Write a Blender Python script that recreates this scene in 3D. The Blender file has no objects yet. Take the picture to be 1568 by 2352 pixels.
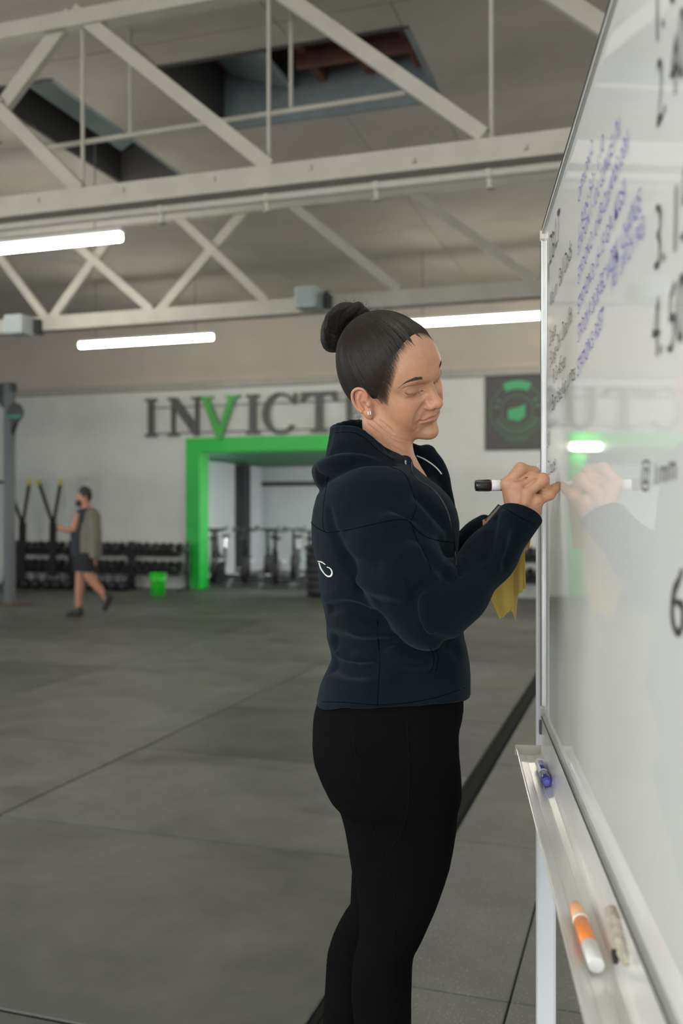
import bpy, bmesh, math, random
import numpy as np
from mathutils import Vector, Matrix

random.seed(7)
RNG = np.random.default_rng(7)
SC = bpy.context.scene
COL = SC.collection

# ------------------------------------------------------------------ camera, sky, lights, exposure
F = 2150.0                       # focal length in pixels of the 1568 x 2352 frame
CX, CY, EYE = 784.0, 1176.0, 1.36
YAW = math.radians(17.8)         # the camera looks 17.8 degrees left of the building's depth axis
CA, SA = math.cos(YAW), math.sin(YAW)

cam_data = bpy.data.cameras.new('camera')
cam = bpy.data.objects.new('camera', cam_data)
COL.objects.link(cam)
cam.location = (0, 0, EYE)
cam.rotation_euler = (math.pi / 2, 0, YAW)
cam_data.sensor_fit = 'VERTICAL'
cam_data.sensor_height = 36.0
cam_data.sensor_width = 24.0
cam_data.lens = F * 36.0 / 2352.0
cam_data.clip_start = 0.02
cam_data.clip_end = 200
cam_data.dof.use_dof = True
cam_data.dof.focus_distance = 1.66
cam_data.dof.aperture_fstop = 3.2
SC.camera = cam

world = bpy.data.worlds.new('daylight')
SC.world = world
world.use_nodes = True
wb = world.node_tree.nodes['Background']
wb.inputs['Color'].default_value = (0.90, 0.97, 1.0, 1)
wb.inputs['Strength'].default_value = 0.45


def area_light(name, loc, target, sx, sy, power, color):
    d = bpy.data.lights.new(name, 'AREA')
    d.shape = 'RECTANGLE'
    d.size, d.size_y, d.energy, d.color = sx, sy, power, color
    o = bpy.data.objects.new(name, d)
    COL.objects.link(o)
    o.location = loc
    o.rotation_euler = (Vector(target) - Vector(loc)).to_track_quat('-Z', 'Y').to_euler()
    return o


# daylight as through unseen roll-up doors behind and to the left of the camera
area_light('daylight_front_door', (-4.6, -4.5, 1.75), (-0.2, 2.4, 1.0), 4.0, 3.4, 215, (1.0, 0.98, 0.94))
area_light('rear_fill_light', (0.9, -4.2, 1.7), (0.0, 2.5, 1.0), 3.2, 2.6, 95, (0.97, 0.99, 1.0))  # added fill behind the camera to brighten post, tray and board
area_light('daylight_side_door', (-11.5, 4.5, 2.2), (0.0, 5.0, 1.2), 4.0, 3.2, 170, (0.97, 0.99, 1.0))

SC.view_settings.view_transform = 'Standard'
SC.view_settings.look = 'None'
SC.view_settings.exposure = 0.55
SC.view_settings.gamma = 1.0
SC.view_settings.use_curve_mapping = False


# ------------------------------------------------------------------ points from angles of view
def c2w(xc, yc, z):
    return Vector((CA * xc - SA * yc, SA * xc + CA * yc, z))


def on_depth(px, py, yc):
    return c2w((px - CX) / F * yc, yc, EYE + (CY - py) / F * yc)


def on_u(px, py, u):
    t = (px - CX) / F
    yc = u / (CA + SA * t)
    return on_depth(px, py, yc)


def on_z(px, py, z):
    yc = (z - EYE) * F / (CY - py)
    return on_depth(px, py, yc)


# ------------------------------------------------------------------ materials
def nd(nt, kind, **kw):
    n = nt.nodes.new(kind)
    for k, v in kw.items():
        if k in n.inputs:
            n.inputs[k].default_value = v
        else:
            setattr(n, k, v)
    return n


MATS = {}


def mat(name, color, rough=0.6, metal=0.0, noise=0.0, nscale=8.0, bump=0.0, bscale=60.0, sheen=0.0,
        coat=0.0, sss=0.0, spec=0.5, emit=0.0, alpha=1.0, trans=0.0, stretch=None, color2=None, bdist=0.002):
    if name in MATS:
        return MATS[name]
    m = bpy.data.materials.new(name)
    m.use_nodes = True
    nt = m.node_tree
    b = nt.nodes['Principled BSDF']
    b.inputs['Base Color'].default_value = (*color, 1)
    b.inputs['Roughness'].default_value = rough
    b.inputs['Metallic'].default_value = metal
    b.inputs['Specular IOR Level'].default_value = spec
    if coat:
        b.inputs['Coat Weight'].default_value = coat
        b.inputs['Coat Roughness'].default_value = 0.06
    if sheen:
        b.inputs['Sheen Weight'].default_value = sheen
        b.inputs['Sheen Roughness'].default_value = 0.5
    if sss:
        b.inputs['Subsurface Weight'].default_value = sss
        b.inputs['Subsurface Radius'].default_value = (0.012, 0.005, 0.003)
        b.inputs['Subsurface Scale'].default_value = 0.6
    if emit:
        b.inputs['Emission Color'].default_value = (*color, 1)
        b.inputs['Emission Strength'].default_value = emit
    if trans:
        b.inputs['Transmission Weight'].default_value = trans
    tc = nd(nt, 'ShaderNodeTexCoord')
    src = tc.outputs['Object']
    if stretch:
        mp = nd(nt, 'ShaderNodeMapping')
        mp.inputs['Scale'].default_value = stretch
        nt.links.new(src, mp.inputs['Vector'])
        src = mp.outputs['Vector']
    if noise:
        t = nd(nt, 'ShaderNodeTexNoise', Scale=nscale, Detail=6.0, Roughness=0.6)
        nt.links.new(src, t.inputs['Vector'])
        r = nd(nt, 'ShaderNodeMapRange')
        r.inputs['From Min'].default_value = 0.3
        r.inputs['From Max'].default_value = 0.7
        nt.links.new(t.outputs['Fac'], r.inputs['Value'])
        mx = nd(nt, 'ShaderNodeMix', data_type='RGBA')
        c2 = color2 or tuple(c * (1 + noise) for c in color)
        c1 = color if color2 else tuple(c * (1 - noise) for c in color)
        mx.inputs['A'].default_value = (*c1, 1)
        mx.inputs['B'].default_value = (*c2, 1)
        nt.links.new(r.outputs['Result'], mx.inputs['Factor'])
        nt.links.new(mx.outputs['Result'], b.inputs['Base Color'])
    if bump:
        t = nd(nt, 'ShaderNodeTexNoise', Scale=bscale, Detail=4.0)
        nt.links.new(src, t.inputs['Vector'])
        bp = nd(nt, 'ShaderNodeBump', Strength=bump, Distance=bdist)
        nt.links.new(t.outputs['Fac'], bp.inputs['Height'])
        nt.links.new(bp.outputs['Normal'], b.inputs['Normal'])
    MATS[name] = m
    return m


def nodes_of(m):
    return m.node_tree, m.node_tree.nodes['Principled BSDF']


# ------------------------------------------------------------------ object helpers
def link(name, me, m=None, parent=None, loc=None, smooth=False):
    o = bpy.data.objects.new(name, me)
    COL.objects.link(o)
    if m is not None:
        me.materials.append(m)
    if smooth:
        me.polygons.foreach_set('use_smooth', np.ones(len(me.polygons), dtype=bool))
    if parent is not None:
        o.parent = parent
    if loc is not None:
        o.location = loc
    return o


def bm_obj(name, bm, m, parent=None, loc=None, smooth=False):
    bmesh.ops.recalc_face_normals(bm, faces=bm.faces)
    me = bpy.data.meshes.new(name)
    bm.to_mesh(me)
    bm.free()
    return link(name, me, m, parent, loc, smooth)


def thing(name, label, cat, loc=(0, 0, 0), rz=0.0, group=None):
    o = bpy.data.objects.new(name, None)
    COL.objects.link(o)
    o.empty_display_size = 0.1
    o.location = loc
    o.rotation_euler = (0, 0, rz)
    return tag(o, label, cat, group)


def tag(o, label, cat, group=None):
    o['label'] = label
    o['category'] = cat
    if group:
        o['group'] = group
    return o


def structure(o):
    o['kind'] = 'structure'
    return o


def copy_tree(o, parent=None):
    c = o.copy()
    COL.objects.link(c)
    if parent is not None:
        c.parent = parent
    for ch in o.children:
        copy_tree(ch, c)
    return c


def add_box(bm, c, s, rot=None, bevel=0.0):
    r = bmesh.ops.create_cube(bm, size=1.0)
    vs = r['verts']
    M = Matrix.Translation(Vector(c)) @ (rot.to_4x4() if rot is not None else Matrix.Identity(4)) @ Matrix.Diagonal((*s, 1))
    bmesh.ops.transform(bm, matrix=M, verts=vs)
    if bevel:
        es = list({e for v in vs for e in v.link_edges})
        bmesh.ops.bevel(bm, geom=es, offset=bevel, segments=2, affect='EDGES', profile=0.5)


def add_cyl(bm, a, b, ra, rb=None, seg=16, caps=True):
    a, b = Vector(a), Vector(b)
    rb = ra if rb is None else rb
    d = b - a
    q = Vector((0, 0, 1)).rotation_difference(d.normalized()).to_matrix().to_4x4()
    bmesh.ops.create_cone(bm, cap_ends=caps, cap_tris=False, segments=seg, radius1=ra, radius2=rb, depth=d.length,
                          matrix=Matrix.Translation((a + b) / 2) @ q)


def add_sphere(bm, c, r, seg=16, scale=(1, 1, 1)):
    bmesh.ops.create_uvsphere(bm, u_segments=seg, v_segments=max(6, seg // 2), radius=r,
                              matrix=Matrix.Translation(Vector(c)) @ Matrix.Diagonal((*scale, 1)))


def add_lathe(bm, prof, c=(0, 0, 0), seg=20, rot=None):
    """prof: list of (radius, height) turned about z"""
    rings = []
    M = Matrix.Translation(Vector(c)) @ (rot.to_4x4() if rot is not None else Matrix.Identity(4))
    for r, h in prof:
        rings.append([bm.verts.new(M @ Vector((max(r, 1e-5) * math.cos(2 * math.pi * i / seg), max(r, 1e-5) * math.sin(2 * math.pi * i / seg), h)))
                      for i in range(seg)])
    for A, B in zip(rings[:-1], rings[1:]):
        for i in range(seg):
            bm.faces.new((A[i], A[(i + 1) % seg], B[(i + 1) % seg], B[i]))
    bm.faces.new(rings[0][::-1])
    bm.faces.new(rings[-1])


def add_bar(bm, a, b, w, t, up=(0, 0, 1)):
    """square bar from a to b, w across, t along up"""
    a, b = Vector(a), Vector(b)
    d = (b - a)
    L = d.length
    z = d.normalized()
    x = Vector(up).cross(z)
    if x.length < 1e-4:
        x = Vector((1, 0, 0))
    x.normalize()
    y = z.cross(x)
    rot = Matrix((x, y, z)).transposed()
    add_box(bm, (a + b) / 2, (w, t, L), rot)


def add_tube(bm, pts, r, seg=8, closed=False):
    pts = [Vector(p) for p in pts]
    n = len(pts)
    rr = r if hasattr(r, '__len__') else [r] * n
    rings = []
    nrm = None
    for i, p in enumerate(pts):
        if closed:
            t = (pts[(i + 1) % n] - pts[i - 1]).normalized()
        else:
            t = (pts[min(i + 1, n - 1)] - pts[max(i - 1, 0)]).normalized()
        if nrm is None:
            nrm = t.orthogonal().normalized()
        else:
            nrm = (nrm - t * nrm.dot(t))
            nrm = nrm.normalized() if nrm.length > 1e-6 else t.orthogonal().normalized()
        bn = t.cross(nrm)
        rings.append([bm.verts.new(p + (nrm * math.cos(2 * math.pi * k / seg) + bn * math.sin(2 * math.pi * k / seg)) * rr[i]) for k in range(seg)])
    rng = range(n if closed else n - 1)
    for i in rng:
        A, B = rings[i], rings[(i + 1) % n]
        for k in range(seg):
            bm.faces.new((A[k], A[(k + 1) % seg], B[(k + 1) % seg], B[k]))
    if not closed:
        bm.faces.new(rings[0][::-1])
        bm.faces.new(rings[-1])


def add_prism(bm, poly, M, depth):
    """flat polygon (list of 2D points) pushed out along its z by depth, placed by matrix M"""
    lo = [bm.verts.new(M @ Vector((x, y, 0))) for x, y in poly]
    hi = [bm.verts.new(M @ Vector((x, y, depth))) for x, y in poly]
    n = len(poly)
    bm.faces.new(lo[::-1])
    bm.faces.new(hi)
    for i in range(n):
        bm.faces.new((lo[i], lo[(i + 1) % n], hi[(i + 1) % n], hi[i]))


def box_obj(name, c, s, m, parent=None, bevel=0.0, rot=None):
    bm = bmesh.new()
    add_box(bm, (0, 0, 0), s, rot, bevel)
    return bm_obj(name, bm, m, parent, c)


# ------------------------------------------------------------------ signed-distance modelling
f4 = np.float32


def A3(v):
    return np.asarray(v, dtype=f4)


def sph(p, c, r):
    return np.linalg.norm(p - A3(c), axis=1) - f4(r)


def ell(p, c, r, R=None):
    q = p - A3(c)
    if R is not None:
        q = q @ A3(R)
    r = A3(r)
    k0 = np.linalg.norm(q / r, axis=1)
    k1 = np.linalg.norm(q / (r * r), axis=1) + f4(1e-9)
    return k0 * (k0 - 1) / k1


def cap(p, a, b, ra, rb):
    a, b = A3(a), A3(b)
    ab = b - a
    q = p - a
    t = np.clip(q @ ab / (ab @ ab + f4(1e-12)), 0, 1)
    return np.linalg.norm(q - t[:, None] * ab, axis=1) - (f4(ra) + f4(rb - ra) * t)


def smin(a, b, k):
    h = np.maximum(k - np.abs(a - b), 0) / f4(k)
    return np.minimum(a, b) - h * h * f4(k * 0.25)


def smax(a, b, k):
    return -smin(-a, -b, k)


def chain(p, pts, rs, k=0.0):
    d = None
    for i in range(len(pts) - 1):
        e = cap(p, pts[i], pts[i + 1], rs[i], rs[i + 1])
        d = e if d is None else (smin(d, e, k) if k else np.minimum(d, e))
    return d


def crom(pts, n):
    """Catmull-Rom through points (any dimension), n samples per span"""
    P_ = np.asarray(pts, dtype=float)
    P_ = np.vstack([2 * P_[0] - P_[1], P_, 2 * P_[-1] - P_[-2]])
    out = []
    for i in range(1, len(P_) - 2):
        for t in np.linspace(0, 1, n, endpoint=False):
            a, b, c, d = P_[i - 1], P_[i], P_[i + 1], P_[i + 2]
            out.append(0.5 * ((2 * b) + (c - a) * t + (2 * a - 5 * b + 4 * c - d) * t * t + (3 * b - a - 3 * c + d) * t ** 3))
    out.append(P_[-2])
    return np.array(out)


def loft(p, zs, cx, ax, cy, by, e=2.2, zpad=0.0):
    """vertical stack of super-ellipses; zs ascending"""
    z = p[:, 2]
    c0 = np.interp(z, zs, cx).astype(f4)
    a0 = np.interp(z, zs, ax).astype(f4)
    c1 = np.interp(z, zs, cy).astype(f4)
    b0 = np.interp(z, zs, by).astype(f4)
    u = np.abs(p[:, 0] - c0) / a0
    v = np.abs(p[:, 1] - c1) / b0
    k = (u ** e + v ** e + f4(1e-9)) ** f4(1 / e)
    d = (k - 1) * np.minimum(a0, b0) * f4(0.95)
    over = np.maximum(zs[0] - z, z - zs[-1]).astype(f4)
    return smax(d, over, 0.012)


def surface_net(f, lo, hi, h, B=8, slack=1.4):
    lo, hi = np.asarray(lo, float), np.asarray(hi, float)
    nb = np.ceil((hi - lo) / (h * B)).astype(int)
    N = nb * B
    bi = np.stack(np.meshgrid(*[np.arange(k) for k in nb], indexing='ij'), -1).reshape(-1, 3)
    cen = (lo + (bi * B + (B - 1) / 2) * h).astype(f4)
    dc = f(cen)
    act = np.abs(dc) < (math.sqrt(3) * B * h / 2) * slack + 2 * h
    vol = np.repeat(np.repeat(np.repeat(np.where(dc < 0, -1, 1).astype(f4).reshape(nb), B, 0), B, 1), B, 2)
    off = np.stack(np.meshgrid(*[np.arange(B)] * 3, indexing='ij'), -1).reshape(-1, 3)
    ab = bi[act]
    step = max(1, 400000 // (B ** 3))
    for s in range(0, len(ab), step):
        ii = (ab[s:s + step, None, :] * B + off[None]).reshape(-1, 3)
        vol[ii[:, 0], ii[:, 1], ii[:, 2]] = f((lo + ii * h).astype(f4))
    s = vol < 0
    c = np.zeros(np.array(s.shape) - 1, dtype=np.uint8)
    for dx in (0, 1):
        for dy in (0, 1):
            for dz in (0, 1):
                c += s[dx:dx + N[0] - 1, dy:dy + N[1] - 1, dz:dz + N[2] - 1]
    ids = np.argwhere((c > 0) & (c < 8))
    acc = np.zeros((len(ids), 3))
    cnt = np.zeros(len(ids))
    for ax in range(3):
        for o1 in (0, 1):
            for o2 in (0, 1):
                a = ids.copy()
                oa = [k for k in range(3) if k != ax]
                a[:, oa[0]] += o1
                a[:, oa[1]] += o2
                b = a.copy()
                b[:, ax] += 1
                va = vol[a[:, 0], a[:, 1], a[:, 2]]
                vb = vol[b[:, 0], b[:, 1], b[:, 2]]
                m = (va < 0) != (vb < 0)
                t = np.where(m, va / np.where(m, va - vb, 1), 0)
                pos = a.astype(float)
                pos[:, ax] += t
                acc[m] += pos[m]
                cnt[m] += 1
    verts = lo + acc / cnt[:, None] * h
    idx = np.full(c.shape, -1, dtype=np.int32)
    idx[ids[:, 0], ids[:, 1], ids[:, 2]] = np.arange(len(ids))
    quads = []
    for ax in range(3):
        sl = [slice(None)] * 3
        sl[ax] = slice(0, -1)
        sh = [slice(None)] * 3
        sh[ax] = slice(1, None)
        e = np.argwhere(s[tuple(sl)] != s[tuple(sh)])
        o1, o2 = (ax + 1) % 3, (ax + 2) % 3
        e = e[(e[:, o1] > 0) & (e[:, o2] > 0) & (e[:, o1] < c.shape[o1]) & (e[:, o2] < c.shape[o2])]
        q = []
        for d1, d2 in ((1, 1), (0, 1), (0, 0), (1, 0)):
            g = e.copy()
            g[:, o1] -= d1
            g[:, o2] -= d2
            q.append(idx[g[:, 0], g[:, 1], g[:, 2]])
        q = np.stack(q, 1)
        ins = s[e[:, 0], e[:, 1], e[:, 2]]
        q[~ins] = q[~ins][:, ::-1]
        quads.append(q[:, ::-1] if False else q)
    quads = np.vstack(quads)
    quads = quads[(quads >= 0).all(1)]
    return verts, quads


def np_mesh(name, verts, quads):
    me = bpy.data.meshes.new(name)
    me.vertices.add(len(verts))
    me.vertices.foreach_set('co', np.asarray(verts, dtype=f4).ravel())
    k = quads.shape[1]
    me.loops.add(quads.size)
    me.loops.foreach_set('vertex_index', quads.astype(np.int32).ravel())
    me.polygons.add(len(quads))
    me.polygons.foreach_set('loop_start', np.arange(0, quads.size, k, dtype=np.int32))
    me.polygons.foreach_set('use_smooth', np.ones(len(quads), dtype=bool))
    me.update(calc_edges=True)
    me.validate()
    return me


def sdf_obj(name, f, lo, hi, h, m, parent=None, attrs=None, slack=1.4):
    v, q = surface_net(f, lo, hi, h, slack=slack)
    me = np_mesh(name, v, q)
    for an, fn in (attrs or {}).items():
        a = me.attributes.new(an, 'FLOAT', 'POINT')
        a.data.foreach_set('value', fn(v.astype(f4)).astype(f4))
    return link(name, me, m, parent)


def grad(f, p, e=6e-4):
    g = np.stack([f(p + A3(d)) - f(p - A3(d)) for d in ((e, 0, 0), (0, e, 0), (0, 0, e))], 1)
    return g / (np.linalg.norm(g, axis=1, keepdims=True) + 1e-9)


def snap(f, p, n=5):
    p = np.asarray(p, dtype=f4)
    for _ in range(n):
        p = p - grad(f, p) * f(p)[:, None] * f4(0.9)
    return p.astype(f4)

# ------------------------------------------------------------------ the woman at the whiteboard
D = 1.748
X0 = 0.086
CAM_L = A3((-X0, -D, EYE))


def P(px, py, dy=0.0):
    yc = D + dy
    return ((px - CX) / F * yc - X0, dy, EYE + (CY - py) / F * yc)


def R_(px, dy=0.0):
    return px * (D + dy) / F


def surf(f, pix, start=1.2, lift=0.0):
    """first hits of the rays through the given pixels on the surface f"""
    pix = np.asarray(pix, float)
    d = np.stack([(pix[:, 0] - CX) / F, np.ones(len(pix)), (CY - pix[:, 1]) / F], 1).astype(f4)
    t = np.full(len(pix), start, dtype=f4)
    for _ in range(160):
        t = t + np.clip(f(CAM_L + d * t[:, None]) * f4(0.6), -0.01, 0.02)
        t = np.minimum(t, 2.2)
    p = CAM_L + d * (t[:, None] - f4(lift))
    return p


# --- head frame
HY, HP, HR, HS = np.radians(-42.0), np.radians(16.5), np.radians(30.5), 1.0


def _rot(y, p, r):
    cy, sy = np.cos(y), np.sin(y)
    cp, sp = np.cos(p), np.sin(p)
    cr, sr = np.cos(r), np.sin(r)
    return np.array([[cy, -sy, 0], [sy, cy, 0], [0, 0, 1]]) @ np.array([[cp, 0, sp], [0, 1, 0], [-sp, 0, cp]]) @ np.array([[1, 0, 0], [0, cr, -sr], [0, sr, cr]])


HR_M = _rot(HY, HP, HR)
HT = np.array([0.0957 - X0, 0.0, EYE + 0.2369])


def to_head(p):
    return ((p - A3(HT)) @ A3(HR_M)) / f4(HS)


def from_head(q):
    return (np.asarray(q, float) * HS) @ HR_M.T + HT


def skull_sdf(q):
    d = ell(q, (-.0105, 0, .047), (.0955, .0735, .0885))
    d = smin(d, ell(q, (-.036, 0, .010), (.054, .057, .058)), .03)
    return d


def fold(q):
    qa = q.copy()
    qa[:, 1] = np.abs(qa[:, 1])
    return qa


EYE_C = np.array([.0705, .0330, .0215])


def head0_sdf(qa):
    """the head without lips, lids and folds"""
    d = skull_sdf(qa)
    d = smin(d, ell(qa, (.034, 0, -.012), (.056, .054, .075)), .03)
    d = smin(d, ell(qa, (.041, 0, -.048), (.045, .034, .040)), .020)
    d = smin(d, chain(qa, [(-.004, .051, -.026), (.018, .044, -.056), (.068, .010, -.076)], [.014, .015, .011]), .022)
    d = smin(d, sph(qa, (.0810, 0, -.0780), .0140), .014)
    d = smin(d, ell(qa, (.054, .0355, -.012), (.0265, .0215, .030)), .024)
    d = smin(d, ell(qa, (.044, .033, -.038), (.030, .021, .028)), .020)
    d = smin(d, chain(qa, [(.0860, .009, .0385), (.0790, .027, .0425), (.0640, .045, .0380)], [.0095, .0090, .0080]), .016)
    d = smin(d, ell(qa, (.050, 0, .060), (.0455, .055, .045)), .03)
    d = smax(d, -ell(qa, (.0960, .0300, .0205), (.0150, .0170, .0110)), .016)
    d = smin(d, ell(qa, EYE_C, (.0140, .0170, .0140)), .006)
    d = smin(d, ell(qa, (.0700, 0, -.0430), (.0235, .0205, .0250)), .012)
    # nose
    d = smin(d, chain(qa, [(.0845, 0, .0290), (.0930, 0, .0120), (.1040, 0, -.0100)], [.0066, .0068, .0080]), .009)
    d = smin(d, sph(qa, (.1068, 0, -.0140), .0089), .006)
    d = smin(d, ell(qa, (.0960, .0112, -.0165), (.0100, .0064, .0070)), .005)
    d = smin(d, cap(qa, (.0865, .0075, -.0010), (.0885, .0095, -.0130), .0070, .0070), .008)
    d = smin(d, cap(qa, (.1045, 0, -.0185), (.0945, 0, -.0250), .0046, .0042), .006)
    d = smax(d, -ell(qa, (.0995, .0072, -.0245), (.0066, .0034, .0044)), .003)
    return d


NECK = [P(884, 950, .012), P(889, 1000, .008), P(893, 1050, .005), P(898, 1100, .01)]
NECK_R = [.044, .0455, .0455, .055]


def neck_sdf(p):
    d = chain(p, NECK, NECK_R)
    d = smin(d, chain(p, [P(882, 1085, .0), P(918, 1135, .0), P(925, 1190, .0)], [.050, .056, .06]), .03)
    d = smin(d, chain(p, [P(895, 1090, -.02), P(890, 1135, -.10)], [.032, .034]), .03)
    d = smin(d, chain(p, [P(895, 1090, .03), P(890, 1135, .12)], [.032, .034]), .03)
    return d


def bust0(p):
    return smin(head0_sdf(fold(to_head(p))) * f4(HS), neck_sdf(p), .016)


def face_line(pix, n=3, f=None):
    """pixels of the near half of the face -> points of the head frame, mirrored by fold()"""
    q = to_head(surf(f or bust0, crom(pix, n) if n else np.array(pix)))
    q[:, 1] = np.abs(q[:, 1])
    return q.astype(float)


MOUTH = face_line([(963.5, 969), (974, 965.5), (984, 961.5), (992, 957.5)], 3)
MOUTH = np.vstack([MOUTH, [[MOUTH[-1, 0] + .0010, 0.004, MOUTH[-1, 2] - .0017], [MOUTH[-1, 0] + .0010, 0, MOUTH[-1, 2] - .0025]]])
_m = len(MOUTH)
_w = np.sin(np.linspace(.25, math.pi / 2, _m))
LIPS_U = MOUTH + np.stack([-.0012 * _w, 0 * _w, .0038 * _w], 1)
LIPS_L = MOUTH + np.stack([-.0014 * _w, 0 * _w, -.0046 * _w], 1)
LASH = face_line([(931, 901), (938, 905.5), (951, 905.5), (962, 900.5), (970, 895.5)], 3)
CREASE = face_line([(924, 894), (936, 889), (950, 887), (963, 884.5), (970, 884)], 3)
BAG = face_line([(938, 914), (952, 917), (966, 912), (975, 904)], 3)
SMILE = face_line([(972, 931), (962, 945), (955.5, 962), (953, 978)], 3)
MARIO = face_line([(964, 968), (958, 977), (957, 986)], 3)
ALA = face_line([(976.5, 920), (975.5, 929), (979, 935)], 3)
BROW = face_line([(970.5, 869.5), (958, 870.5), (945, 873.5), (931, 879), (918, 888)], 6)
JAW = face_line([(892, 985), (908, 1000), (928, 1011), (945, 1014)], 3)


def lips_sdf(qa):
    d = chain(qa, LIPS_U, list(.0012 + .0016 * _w))
    return np.minimum(d, chain(qa, LIPS_L, list(.0014 + .0022 * _w)))


def taper(n, r):
    return [r * (.3 + .7 * math.sin(math.pi * i / (n - 1))) for i in range(n)]


def head_sdf(q):
    qa = fold(q)
    d = head0_sdf(qa)
    m = (np.abs(d) < .03)
    g, qm = d[m], qa[m]
    g = smin(g, lips_sdf(qm), .005)
    g = smax(g, -chain(qm, MOUTH, [.0012] * _m), .0028)
    g = smax(g, -chain(qm, ALA, taper(len(ALA), .0009)), .004)
    g = smax(g, -chain(qm, SMILE, taper(len(SMILE), .0015)), .009)
    g = smax(g, -chain(qm, MARIO, taper(len(MARIO), .0012)), .007)
    g = smax(g, -cap(qm, (.0950, 0, -.0625), (.0880, .0150, -.0610), .0040, .0026), .012)
    g = smax(g, -cap(qm, (.1030, 0, -.0290), (.1025, 0, -.0350), .0018, .0020), .005)
    g = smax(g, -chain(qm, CREASE, taper(len(CREASE), .0010)), .0035)
    g = smax(g, -chain(qm, LASH, [.0010] * len(LASH)), .0018)
    g = smax(g, -chain(qm, BAG, taper(len(BAG), .0012)), .0060)
    d[m] = g
    return d


EAR_TILT = math.radians(-20)


def ear_sdf(qa):
    # ear frame: u towards the face, v up, w outwards
    w = np.array([.28, .95, .06])
    w /= np.linalg.norm(w)
    u = np.array([1, .36, -.10])
    u -= w * (u @ w)
    u /= np.linalg.norm(u)
    v = np.cross(w, u)
    if v[2] < 0:
        v = -v
    ct, st = math.cos(EAR_TILT), math.sin(EAR_TILT)
    u, v = u * ct - v * st, u * st + v * ct
    o = np.array([-.003, .0745, -.004])
    r = np.stack([(qa - A3(o)) @ A3(u), (qa - A3(o)) @ A3(v), (qa - A3(o)) @ A3(w)], 1)
    r = r / f4(.94)
    d = ell(r, (-.004, .004, .001), (.0165, .0270, .0045))
    d = smin(d, ell(r, (.002, -.022, .003), (.0095, .0105, .0045)), .006)
    d = smin(d, ell(r, (.004, .0, -.010), (.012, .022, .014)), .008)
    helix = crom([(.006, .006, .003), (.012, .018, .004), (.0095, .0300, .0055), (-.002, .0350, .0070), (-.0145, .0290, .0080), (-.0200, .0140, .0080), (-.0185, -.0020, .0070), (-.0115, -.0145, .0055)], 3)
    d = smax(d, -ell(r, (-.003, .012, .0085), (.0125, .0170, .0060)), .004)
    d = smax(d, -ell(r, (.000, -.004, .0070), (.0085, .0100, .0080)), .004)
    d = smin(d, chain(r, helix, [.0030] * len(helix)), .0025)
    anti = [(-.002, .0235, .0030), (-.0095, .0120, .0045), (-.0105, .0, .0048), (-.0060, -.0100, .0048)]
    d = smin(d, chain(r, anti, [.0018, .0024, .0024, .0024]), .003)
    d = smin(d, sph(r, (.0085, -.002, .0035), .0042), .004)
    return d * f4(.94)


def bust_base(p):
    q = to_head(p)
    d = head_sdf(q) * f4(HS)
    d = smin(d, neck_sdf(p), .016)
    m = q[:, 0] < .05
    d[m] = smin(d[m], ear_sdf(fold(q[m])) * f4(HS), .004)
    return d


_NL = []
for pts in ([(845, 977), (862, 990), (882, 1003), (906, 1021), (925, 1032)], [(853, 966), (870, 982), (890, 996), (912, 1009), (938, 1016)],
            [(861, 990), (880, 1014), (900, 1034)], [(872, 967), (890, 983), (905, 996)]):
    _NL.append(surf(bust0, crom(pts, 3)))


def bust_sdf(p):
    d = bust_base(p)
    for k, c in enumerate(_NL):
        n = len(c)
        d = smax(d, -chain(p, c, [.0009 + .0022 * math.sin(math.pi * i / (n - 1)) for i in range(n)]), .005 if k < 2 else .0035)
    return d


# --- right hand round the pen, right forearm
HD = -.085


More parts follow.
